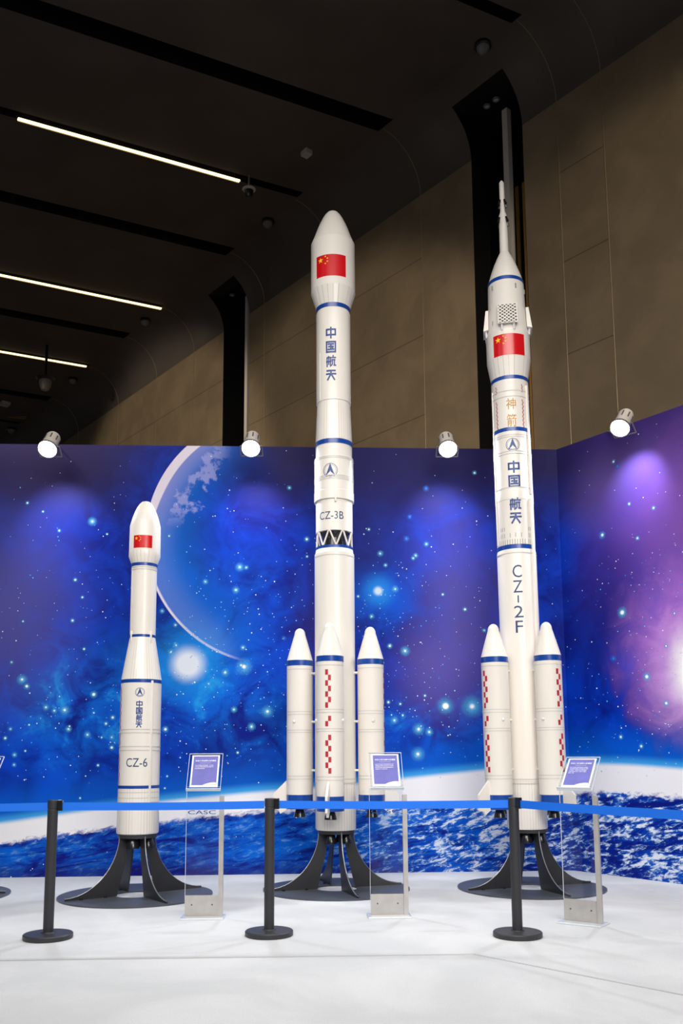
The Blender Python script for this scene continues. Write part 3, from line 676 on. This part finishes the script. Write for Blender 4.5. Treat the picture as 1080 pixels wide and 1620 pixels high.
ridges(rk, (3.19, .99, 1.03), .1965)
conduit(rk, .196, R_(4), 3.72, 3.82, .02, .014); conduit(rk, .1765, R_(-52), 4.79, 5.3, .014, .008)
flag_on(rk, .325, .235, .2290, R_(-6), 6.19)
for i, ch in enumerate('中国航天'):
    text_on(rk, ch, .102, .122, .1765, R_(-8), 5.484 - i * .1503, 'ink', .022)
emblem_on(rk, .073, .196, R_(-11), 4.038)
text_on(rk, 'CZ-3B', .255, .078, .1835, R_(-10), 3.587, 'ink_dark', .0)

def make_booster():
    b = fin('booster', lathe(bmesh.new(), [(.88, .1255), (1.04, .1275), (2.10, .1275), (2.118, .129)], 48), M['white'], None, True)
    fin('nose_cone', lathe(bmesh.new(), nose(2.17, .1285, 2.495, .054, 10, .05), 48), M['white'], b, True, 60)
    band(b, 2.118, 2.172, .1275)
    fin('tail_band', lathe(bmesh.new(), [(.748, .1268), (.882, .1268)], 48), M['blue'], b, True)
    fin('nozzle', lathe(bmesh.new(), [(.672, .050), (.670, .058), (.70, .053), (.75, .036), (.76, .03)], 28), M['dark'], b, True)
    bm = bmesh.new()
    extrude_poly(bm, [(.115, 1.03), (.262, .885), (.262, .745), (.205, .735), (.19, .700), (.115, .745)], lambda u, v, w_: (w_, -u, v), .022)
    fin('tail_fin', bm, M['white'], b)
    for z in (2.083, 1.672, 1.645, 1.495, 1.472, 1.06, 1.03):
        fin('seam_ring', lathe(bmesh.new(), [(z - .003, .1275), (z - .003, .1295), (z + .003, .1295), (z + .003, .1275)], 40, cap0=False, cap1=False), M['ring'], b, True)
    checks_on(b, .1275, 0, 2, .027, [(2.041, 1.686, 7, 0), (1.613, 1.517, 2, 1), (1.440, 1.089, 7, 1)])
    for s in (-1, 1):
        bm = bmesh.new(); a = R_(75) * s
        bmesh.ops.create_icosphere(bm, subdivisions=2, radius=.016, matrix=Matrix.Translation((.1275 * sin(a), -.1275 * cos(a), 1.575)))
        fin('thruster', bm, M['white2'], b, True)
    for z in (2.045, 1.575, 1.11):
        for x in (-.03, .03): fin('attachment_strut', rod(bmesh.new(), (x, .118, z), (x, .20, z), .011, 8), M['white'], b, True)
    return b
boost0 = make_booster()
def put_booster(b, root, ang, R=.348):
    b.parent = root; b.location = (R * sin(ang), -R * cos(ang), 0); b.rotation_euler = (0, 0, ang)
put_booster(boost0, rk, R_(-7.8))
for k in (1, 2, 3): put_booster(copy_tree(boost0), rk, R_(-7.8 + 90 * k))

# --- CZ-2F, the right rocket
r3 = thing('rocket_model', 'tallest rocket model at right lettered CZ-2F with slim escape tower', 'rocket', (1.765, 8.622, 0), 0)
r3.rotation_euler = Matrix.Rotation(R_(-11.6), 3, 'Z').to_euler()
r3.rotation_euler = (Matrix.Rotation(R_(-.34), 3, 'Y') @ Matrix.Rotation(R_(-11.6), 3, 'Z')).to_euler()
fin('escape_tower', lathe(bmesh.new(), [(6.40, .047), (6.86, .0425), (6.91, .0255), (7.012, .0245), (7.02, .0268), (7.238, .0262), (7.262, .012), (7.274, 0)], 28), M['white'], r3, True)
for zz_, rr_, n_ in ((7.005, .03, 4), (6.80, .046, 4)):
    for i in range(n_):
        a = 2 * pi * i / n_ + .75; bm = bmesh.new()
        rod(bm, (rr_ * sin(a), -rr_ * cos(a), zz_ + .03), ((rr_ + .022) * sin(a), -(rr_ + .022) * cos(a), zz_ - .028), .010, 10, .014)
        rod(bm, (rr_ * .6 * sin(a), -rr_ * .6 * cos(a), zz_ + .012), ((rr_ + .012) * sin(a), -(rr_ + .012) * cos(a), zz_), .006, 8)
        fin('tower_thruster', bm, M['dark'], r3, True)
fin('escape_fairing', lathe(bmesh.new(), [(5.50, .2205), (5.53, .213), (5.56, .207), (5.80, .190), (6.05, .184), (6.10, .179), (6.20, .149), (6.30, .114), (6.40, .070), (6.44, .050), (6.455, .044)], 64), M['white'], r3, True, 20)
band(r3, 6.06, 6.098, .1840, .1805)
fin('payload_fairing', lathe(bmesh.new(), [(5.225, .2215), (5.50, .2215)], 64), M['white'], r3, True)
fin('adapter_cone', lathe(bmesh.new(), [(5.02, .187), (5.225, .2215)], 64, cap0=False, cap1=False), M['rib24'], r3, True)
band(r3, 4.985, 5.022, .1875)
fin('second_stage', lathe(bmesh.new(), [(3.285, .1860), (3.70, .1860), (3.735, .1885), (3.84, .1885), (3.85, .1865), (4.985, .1865)], 64), M['white'], r3, True)
band(r3, 4.440, 4.478, .1868)
band(r3, 3.243, 3.286, .1862)
fin('core_stage', lathe(bmesh.new(), [(1.0, .1915), (3.222, .1915), (3.245, .186)], 64), M['white'], r3, True)
fin('tail_skirt', lathe(bmesh.new(), [(.553, .184), (.566, .1885), (1.0, .1885)], 64), M['rib40'], r3, True)
ridges(r3, (4.86, 4.80, 4.40, 4.38, 4.23, 4.205, 3.86, 3.74), .187); ridges(r3, (3.20, 1.02, .98), .1918)
conduit(r3, .187, R_(60), 3.80, 4.93, .03, .02); conduit(r3, .189, R_(57), 1.1, 3.76, .034, .024); conduit(r3, .186, R_(-70), 3.3, 4.9, .02, .014)
M['lattice'] = bpy.data.materials.new('grid_fin_lattice')
def _lat():
    m = M['lattice']; m.use_nodes = True; nt = m.node_tree; b = nt.nodes['Principled BSDF']; V.nt = nt
    tc = nt.nodes.new('ShaderNodeTexCoord'); sp = nt.nodes.new('ShaderNodeSeparateXYZ'); nt.links.new(tc.outputs['Object'], sp.inputs[0])
    x, y, z = V(sp.outputs[0]), V(sp.outputs[1]), V(sp.outputs[2])
    h = V.m('ARCTAN2', x, y) * .2
    a = V.m('ABSOLUTE', V.m('FRACT', (h + z) * 27 + 100.0) - .5); c_ = V.m('ABSOLUTE', V.m('FRACT', (h - z) * 27 + 500.0) - .5)
    wh = V.m('MAXIMUM', V.m('GREATER_THAN', a, .34), V.m('GREATER_THAN', c_, .34))
    nt.links.new(cmix(wh, (60, 56, 54), (232, 226, 218)).k, b.inputs['Base Color'])
_lat()
for k in range(4):
    a = R_(2 + 90 * k); N = 8
    pan = bmesh.new(); hw = .098
    def cp(x, off, z): return ((.200 + off) * sin(a) + x * cos(a), -(.200 + off) * cos(a) + x * sin(a), z)
    v = [pan.verts.new(cp(x, o, z)) for x in (-hw, hw) for o, z in ((-.012, 5.77), (.016, 5.77), (-.006, 5.565), (.045, 5.55))]
    for q in ((0, 2, 3, 1), (4, 5, 7, 6), (0, 1, 5, 4), (2, 6, 7, 3), (1, 3, 7, 5), (0, 4, 6, 2)): pan.faces.new([v[i] for i in q])
    g = fin('grid_fin', pan, M['white'], r3)
    bm = bmesh.new()
    bm.faces.new([bm.verts.new(cp(x, o + .0015, z)) for x, o, z in ((-hw * .93, .0165, 5.763), (hw * .93, .0165, 5.763), (hw * .93, .0442, 5.556), (-hw * .93, .0442, 5.556))])
    fin('lattice_face', bm, M['lattice'], g)
    for sx in (-.06, .06): fin('hinge', rod(bmesh.new(), cp(sx, .02, 5.56), cp(sx, .012, 5.49), .012, 8), M['white2'], g, True)
for ph, z in ((-45, 5.99), (-45, 5.60), (32, 5.98), (78, 5.96)):
    bm = bmesh.new(); a = R_(ph); r_ = .187 + (5.99 - z) * .03; rod(bm, (r_ * sin(a), -r_ * cos(a), z - .02), (r_ * sin(a), -r_ * cos(a), z + .03), .008, 8); fin('thruster', bm, M['grey_line'], r3, True)
flag_on(r3, .335, .225, .2215, R_(3), 5.335)
text_on(r3, '神', .095, .115, .1865, R_(2), 4.72, 'gold', .006); text_on(r3, '箭', .095, .130, .1865, R_(2), 4.548, 'gold', .006)
emblem_on(r3, .068, .1865, R_(2), 4.295)
for ch, z in (('中', 4.066), ('国', 3.920), ('航', 3.691), ('天', 3.546)):
    text_on(r3, ch, .112, .122, .1885 if 3.65 < z < 3.75 else .1865, R_(2.5), z, 'ink', .024)
for ch, z, h_ in (('C', 3.014, .124), ('Z', 2.863, .120), ('2', 2.616, .115), ('F', 2.469, .118)):
    text_on(r3, ch, .088 if ch != 'F' else .07, h_, .1915, R_(0), z, 'ink_dark', .0)
fin('lettering', wrap(poly2d([[(-.007, -.036), (.007, -.036), (.007, .036), (-.007, .036)]]), .1915, R_(0), 2.739), M['ink_dark'], r3)
for ph in (-46, 40):
    checks_on(r3, .187, R_(ph), 2, .009, [(4.927, 4.845, 5, 0), (4.769, 4.456, 15, 0)])
ticks = []
for xs, z0, z1 in (((-95, -82, -68, 84, 96, 106), 3.463, 3.425), ((-95, -82, -68, -32, 0, 34, 84, 96, 106), 3.399, 3.355), (tuple(range(-110, 60, 15)) + (80, 94, 106), 3.336, 3.281)):
    for x in xs:
        a = x / 118 * 1.05; x_ = a * .187; ticks.append([(x_ - .003, z1), (x_ + .003, z1), (x_ + .003, z0), (x_ - .003, z0)])
fin('vent_slots', wrap(poly2d(ticks), .1862, 0, 0), M['grey_line'], r3)
for a in (-45, 45, 135, 225): put_booster(copy_tree(boost0), r3, R_(a), .35)

# --- CZ-6, the short rocket
r1 = thing('rocket_model', 'short slim white rocket model at left lettered CZ-6, without boosters', 'rocket', (-1.884, 8.312, 0), R_(12.7))
fin('payload_fairing', lathe(bmesh.new(), [(3.07, .122), (3.145, .148), (3.19, .1475), (3.445, .1455), (3.52, .126), (3.573, .1075), (3.63, .083), (3.666, .061), (3.688, .038), (3.70, 0)], 56), M['white'], r1, True, 16)
fin('adapter_cone', lathe(bmesh.new(), [(3.075, .124), (3.145, .1488), (3.19, .1482)], 56, cap0=False, cap1=False), M['rib24'], r1, True)
band(r1, 3.045, 3.072, .122)
fin('upper_stage', lathe(bmesh.new(), [(2.385, .1195), (3.045, .1195)], 56), M['white'], r1, True)
band(r1, 2.363, 2.387, .1195)
fin('interstage_cone', lathe(bmesh.new(), [(1.962, .1865), (2.345, .1225), (2.365, .1195)], 56), M['rib40'], r1, True)
band(r1, 1.93, 1.962, .1860)
fin('first_stage', lathe(bmesh.new(), [(.99, .1865), (1.93, .1865)], 56), M['white'], r1, True)
band(r1, .965, .992, .1870)
fin('tail_skirt', lathe(bmesh.new(), [(.553, .176), (.560, .188), (.575, .191), (.965, .1875)], 56), M['rib40'], r1, True)
ridges(r1, (1.50, 1.47, 1.345, 1.31, .93, .88, .84, .80), .1868); ridges(r1, (3.03, 3.01), .1197)
conduit(r1, .187, R_(31), .82, 1.95, .022, .014); conduit(r1, .1195, R_(38), 2.30, 2.42, .02, .014); conduit(r1, .1195, R_(-58), 2.30, 2.42, .02, .014); conduit(r1, .1195, R_(-66), 2.42, 3.03, .008, .007)
flag_on(r1, .183, .122, .1472, R_(-9), 3.268)
emblem_on(r1, .043, .1865, R_(-3.5), 1.839)
for i, ch in enumerate('中国航天'):
    text_on(r1, ch, .056, .060, .1865, R_(-4), 1.731 - i * .063, 'ink', .02)
text_on(r1, 'CZ-6', .196, .079, .1865, R_(-8), 1.200, 'ink_dark', .0)
checks_on(r1, .187, R_(-74), 2, .014, [(1.90, 1.50, 12, 0), (1.46, 1.33, 4, 1), (1.28, 1.0, 8, 0)])

# ------------------------------------------------------------------ rocket stands
def make_stand():
    t = thing('rocket_stand', 'x', 'display stand')
    bm = bmesh.new(); N = 72; ro, ri, h = .69, .20, .014
    rr = []
    for r_, z in ((ri, 0), (ro, 0), (ro, h), (ri, h)): rr.append([bm.verts.new((r_ * sin(2 * pi * i / N), -r_ * cos(2 * pi * i / N), z)) for i in range(N)])
    for k in range(4):
        a, b = rr[k], rr[(k + 1) % 4]
        for i in range(N): bm.faces.new((a[i], a[(i + 1) % N], b[(i + 1) % N], b[i]))
    ring = fin('base_ring', bm, M['plate'], t)
    for k in range(4):
        a = R_(90 * k)
        outer = [(.172, .54)]
        for i in range(1, 15):
            s = i / 14; outer.append((.172 + (.655 - .172) * (1 - cos(s * pi / 2)) ** 0.95, .54 - (.54 - .03) * sin(s * pi / 2) ** 1.0))
        pts = outer + [(.655, .014), (.185, .014), (.15, .16), (.105, .34), (.068, .54)]
        leg = fin('leg', extrude_poly(bmesh.new(), pts, lambda u, v, w_: (u * sin(a) + w_ * cos(a), -u * cos(a) + w_ * sin(a), v), .014), M['stand'], t)
        bm = bmesh.new(); pp = [Vector((u * sin(a), -u * cos(a), v)) for u, v in outer]
        for p, q in zip(pp, pp[1:]): rod(bm, p, q, .0045, 6)
        fin('edge_weld', bm, M['edge'], leg)
        for u in (.30, .52):
            fin('bolt', lathe(bmesh.new(), [(.014, .014), (.026, .014), (.028, .008)], 10, u * sin(a) + .03 * cos(a), -u * cos(a) + .03 * sin(a)), M['dark'], t)
        b2 = a + pi / 4
        bm = lathe(bmesh.new(), [(.428, .050), (.43, .058), (.455, .056), (.50, .040), (.53, .025)], 24, .105 * sin(b2), -.105 * cos(b2))
        fin('engine_bell', bm, M['dark'], t, True)
    fin('top_plate', lathe(bmesh.new(), [(.520, .176), (.551, .176)], 40), M['stand'], t, True)
    return t
s2 = make_stand()
s2['label'] = 'black curved-leg stand on a round plate under the middle rocket'
s2.location = (-.063, 8.617, 0); s2.rotation_euler.z = R_(17.5)
for loc, rz, lb in (((-1.884, 8.312, 0), 36, 'black curved-leg stand on a round plate under the short CZ-6 rocket'),
                    ((1.776, 8.622, 0), 19, 'black curved-leg stand on a round plate under the right CZ-2F rocket'),
                    ((-3.76, 8.32, 0), 8, 'black stand plate just showing at the left edge of the photo')):
    c = copy_tree(s2); c.location = loc; c.rotation_euler.z = R_(rz); c['label'] = lb

# ------------------------------------------------------------------ stanchions and belts
def make_stanchion():
    t = thing('stanchion', 'x', 'stanchion', group='belt stanchions in front of the rockets')
    fin('base', lathe(bmesh.new(), [(0, .166), (.004, .170), (.030, .170), (.036, .164), (.040, .05), (.046, .045)], 56), M['post'], t, True)
    fin('post', lathe(bmesh.new(), [(.04, .036), (.885, .036), (.888, .034), (.892, .034), (.895, .037), (.948, .037), (.953, .033)], 32), M['post'], t, True)
    bm = bmesh.new(); box(bm, .052, -.0, .915, .034, .036, .078, 0, .004); fin('belt_clip', bm, M['dark'], t)
    return t
pins = [(-2.069, 6.44), (-.525, 6.50), (1.215, 6.41)]
st = make_stanchion(); sts = [st]
for _ in (1, 2): sts.append(copy_tree(st))
dirs = [(pins[1][0] - pins[0][0], pins[1][1] - pins[0][1]), (pins[2][0] - pins[1][0], pins[2][1] - pins[1][1]), (1.98 - 1.215, 5.25 - 6.41)]
for o, (x, y), d, lb in zip(sts, pins, dirs, ('black belt stanchion at left in front of the short CZ-6 rocket', 'black belt stanchion left of the middle rocket, centre of the barrier', 'black belt stanchion in front of the right CZ-2F rocket')):
    o.location = (x, y, 0); o.rotation_euler.z = math.atan2(d[1], d[0]); o['label'] = lb
def belt(p, q, label, z0=.908, z1=.908, sag=.006):
    P, Q = Vector((*p, 0)), Vector((*q, 0)); d = (Q - P).normalized(); n = Vector((-d.y, d.x, 0)); P = P + d * .0695; Q = Q - d * .0385
    bm = bmesh.new(); N = 16; rows = []
    for i in range(N + 1):
        s = i / N; c = P.lerp(Q, s); z = z0 + (z1 - z0) * s - sag * 4 * s * (1 - s)
        rows.append([bm.verts.new(c + n * o + Vector((0, 0, z + h))) for o, h in ((-.001, -.0275), (.001, -.0275), (.001, .0275), (-.001, .0275))])
    for a, b in zip(rows, rows[1:]):
        for k in range(4): bm.faces.new((a[k], a[(k + 1) % 4], b[(k + 1) % 4], b[k]))
    bm.faces.new(rows[0]); bm.faces.new(rows[-1][::-1])
    return tag(fin('barrier_belt', bm, M['belt']), label, 'belt', 'blue barrier belts')
belt((-3.75, 6.20), pins[0], 'blue barrier belt running out of the left edge to the left stanchion')
belt(pins[0], pins[1], 'blue barrier belt crossing before the short CZ-6 rocket')
belt(pins[1], pins[2], 'blue barrier belt between centre and right stanchions before the middle rocket')
belt(pins[2], (2.36, 4.67), 'blue barrier belt sloping to the right edge from the right stanchion')

# ------------------------------------------------------------------ acrylic information stands
def sheet(bm, w_, h_, t, x0, z0, y):
    box(bm, x0 + w_ / 2, y, z0 + h_ / 2, w_, t, h_); return bm
def sign(label, loc, rz, title, lines, glare=False, tilt=32):
    t = thing('information_stand', label, 'sign stand', loc, rz)
    bm = bmesh.new(); box(bm, 0, 0, .006, .34, .20, .012, 0, .003); fin('base_plate', bm, M['acryledge'], t)
    bm = bmesh.new(); sheet(bm, .27, 1.0, .008, -.145, .012, .012); fin('acrylic_panel', bm, M['acrylic'], t)
    bm = bmesh.new(); box(bm, -.1455, .012, .51, .0025, .009, .995); box(bm, -.01, .012, 1.0125, .27, .009, .002); fin('panel_edge', bm, M['acryledge'], t)
    bm = bmesh.new(); box(bm, .136, 0, .476, .036, .03, .93); fin('post', bm, M['steel'], t)
    bm = bmesh.new(); box(bm, -.012, .0, .092, .26, .006, .16); ft = fin('foot_plate', bm, M['steel'], t)
    for x in (-.09, .07): fin('screw', rod(bmesh.new(), (x, -.003, .10), (x, -.007, .10), .006, 10), M['lampdark'], ft)
    # tilted display head
    ti = R_(tilt); W_, L_ = .27, .335
    T = Matrix.Translation((-.008, -.045, .985)) @ Matrix.Rotation(-ti, 4, 'X')
    def tf(bm): bmesh.ops.transform(bm, matrix=T, verts=bm.verts[:]); return bm
    bm = bmesh.new(); box(bm, 0, .004, L_ / 2, W_, .004, L_); fin('display_back', tf(bm), M['acrylic'], t)
    bm = bmesh.new()
    for cx_, cz_, sx, sz in ((-W_ / 2, L_ / 2, .003, L_), (W_ / 2, L_ / 2, .003, L_), (0, L_, W_, .003), (0, 0, W_, .005)): box(bm, cx_, .003, cz_, sx, .009, sz)
    box(bm, 0, -.012, .003, W_, .03, .005)
    fin('display_edge', tf(bm), M['acryledge'], t)
    bm = bmesh.new(); box(bm, 0, .0, .036 + .297 / 2 - .01, .224, .002, .29); pp = fin('notice_sheet', tf(bm), M['paper'], t)
    bm = bmesh.new(); box(bm, 0, -.0014, .178, .198, .001, .262); fin('notice_print', tf(bm), M['print'], pp)
    bm = bmesh.new()
    def flat(b2, x, z, y=-.0026):
        for v in b2.verts: v.co = Vector((v.co.x + x, y, v.co.z + z))
        me = bpy.data.meshes.new('tmp'); b2.to_mesh(me); b2.free(); bm.from_mesh(me); bpy.data.meshes.remove(me)
    flat(text2d(title, .168, .0135, .02), 0, .268)
    poly2d([[(-.045 + 0, -.0008), (.045, -.0008), (.045, .0008), (-.045, .0008)]], bm=bm); 
    for v in bm.verts[-4:]: v.co = Vector((v.co.x, -.0026, v.co.z + .247))
    for i, ln in enumerate(lines): flat(text2d(ln, None, .0082, .01), -.083 + 0, .226 - i * .0145) if False else flat(text2d(ln, .166 * min(1, len(ln) / 19), .0086, .01), -.083 + .083 * min(1, len(ln) / 19), .226 - i * .0145)
    fin('notice_text', tf(bm), M['signwhite'], pp)
    # pale swoosh printed at the lower right corner
    pts = [(-.01, .049)] + [(-.01 + .107 * s, .049 + .022 * sin(s * pi * .62)) for s in (.2, .4, .6, .8, 1.0)] + [(.097, .049)]
    bm = poly2d([pts]); 
    for v in bm.verts: v.co.y = -.0024
    fin('notice_swoosh', tf(bm), M['signwhite'], pp)
    # makers' letters on the clear panel
    bm = text2d('CASC', .222, .030, .004)
    for v in bm.verts: v.co = Vector((v.co.x - .022, .006, v.co.z + .812))
    fin('lettering', bm, M['ink'], t)
    return t
L3 = ['长征三号乙运载火箭是我国研制的三级', '液体捆绑式运载火箭主要用于发射地球', '同步转移轨道卫星是目前我国高轨道上', '运载能力较大的运载火箭']
L2 = ['长征二号运载火箭是我国用于发射载人', '飞船的捆绑式运载火箭可靠性高主要用', '于发射载人飞船和空间实验室等载荷', '运载火箭全长约五十八米起飞质量约', '四百九十吨']
L6 = ['长征六号运载火箭是我国新一代无毒无', '污染三级小型液体运载火箭主要用于发', '射太阳同步轨道卫星']
sign('clear acrylic information stand beside the short CZ-6 rocket', (-1.10, 7.19, 0), R_(1), '长征六号运载火箭模型', L6, tilt=30)
sign('clear acrylic information stand in front of the middle rocket', (.36, 7.20, 0), R_(3), '长征三号乙运载火箭模型', L3, tilt=30)
sign('clear acrylic information stand turned leftwards beside the right rocket', (1.79, 6.86, 0), R_(-35), '长征二号F运载火箭模型', L2, tilt=43)
sign('clear acrylic information stand of which only a corner shows at the left edge', (-2.86, 7.05, 0), R_(-10), '长征运载火箭模型', L6, tilt=34)

# ------------------------------------------------------------------ little devices under the ceiling
def dome_cam(label, s, a, r=.11, z=HC):
    p = CS(s, a) if False else W(s, a, z); t = thing('ceiling_camera', label, 'security camera', p)
    fin('mount', lathe(bmesh.new(), [(0, r), (-.05, r * 1.02), (-.06, r * .9)][::-1], 24), M['devdark'], t, True)
    fin('dome', lathe(bmesh.new(), [(-.06 - r * .75 * sin(pi / 2 * (8 - i) / 8), r * .8 * cos(pi / 2 * (8 - i) / 8) if i else 0.0) for i in range(9)], 20), M['cam'], t, True)
    return t
dome_cam('small dark dome camera on the ceiling just left of the middle rocket nose', 6.53, .93, .13)
dome_cam('dome camera on the ceiling above the right rocket, highest of all', .63, .95, .13)
dome_cam('small dome camera on the ceiling right of the middle LED line end', 11.95, .95, .13)
dome_cam('faint dome camera on the ceiling near the farthest LED line end', 16.52, .95, .14)
dome_cam('tiny dome camera low at the left, last along the hall ceiling', 21.65, .95, .16)
for s, a, lb in ((1.14, .06, 'small round spotlight at the top of the right wall recess, nearer the post'), (1.34, .06, 'small round spotlight at the top left of the right wall recess'), (9.27, .06, 'small round spotlight at the top of the left wall recess')):
    t = thing('recess_light', lb, 'light', W(s, a, 12.03))
    fin('trim_ring', lathe(bmesh.new(), [(-.02, .045), (-.02, .06), (0, .062)], 20), M['cam'], t, True)
    fin('lens', lathe(bmesh.new(), [(-.028, 0), (-.024, .03), (-.018, .043)], 16), M['devwhite'], t, True)
for s, a, lb, sz in ((4.32, 1.6, 'small white box fixed to the ceiling right of the longest LED line', .17), (19.55, 1.89, 'small white box on the ceiling at the far left edge', .3)):
    bm = bmesh.new(); c = W(s, a, HC); box(bm, 0, 0, -.045, sz, sz * .85, .09, math.atan2(D.y, D.x), .006)
    o = fin('ceiling_box', bm, M['devwhite']); o.location = c; tag(o, lb, 'ceiling box')
def pendant(label, s, a, drop, k=1.0, dark=False):
    t = thing('pendant_camera', label, 'security camera', W(s, a, HC))
    fin('rod', rod(bmesh.new(), (0, 0, 0), (0, 0, -drop), .018 * k, 10), M['cam' if not dark else 'devdark'], t, True)
    fin('shade', lathe(bmesh.new(), [(-drop - .05 * k, .10 * k), (-drop - .02 * k, .13 * k), (-drop, .05 * k)], 24), M['slab' if not dark else 'devdark'], t, True)
    fin('camera_body', lathe(bmesh.new(), [(-drop - .20 * k, 0), (-drop - .18 * k, .05 * k), (-drop - .12 * k, .078 * k), (-drop - .05 * k, .085 * k)], 24), M['devdark' if not dark else 'cam'], t, True)
pendant('hanging camera on a short rod below the longest LED line', 5.55, 2.04, .28, 1.0)
pendant('bulky dark hanging camera in front of the farthest LED line', 14.9, 2.35, .9, 2.0, True)
t = thing('ceiling_hatch', 'small brass-coloured triangular hatch low on the far ceiling at left', 'hatch', W(20.5, 1.17, HC))
fin('panel', extrude_poly(bmesh.new(), [(-.35, -.05), (.35, -.12), (.2, .16)], lambda u, v, w_: (u, v, -.02 + w_), .02), M['brass'], t)  # flat triangle in the plain brass material
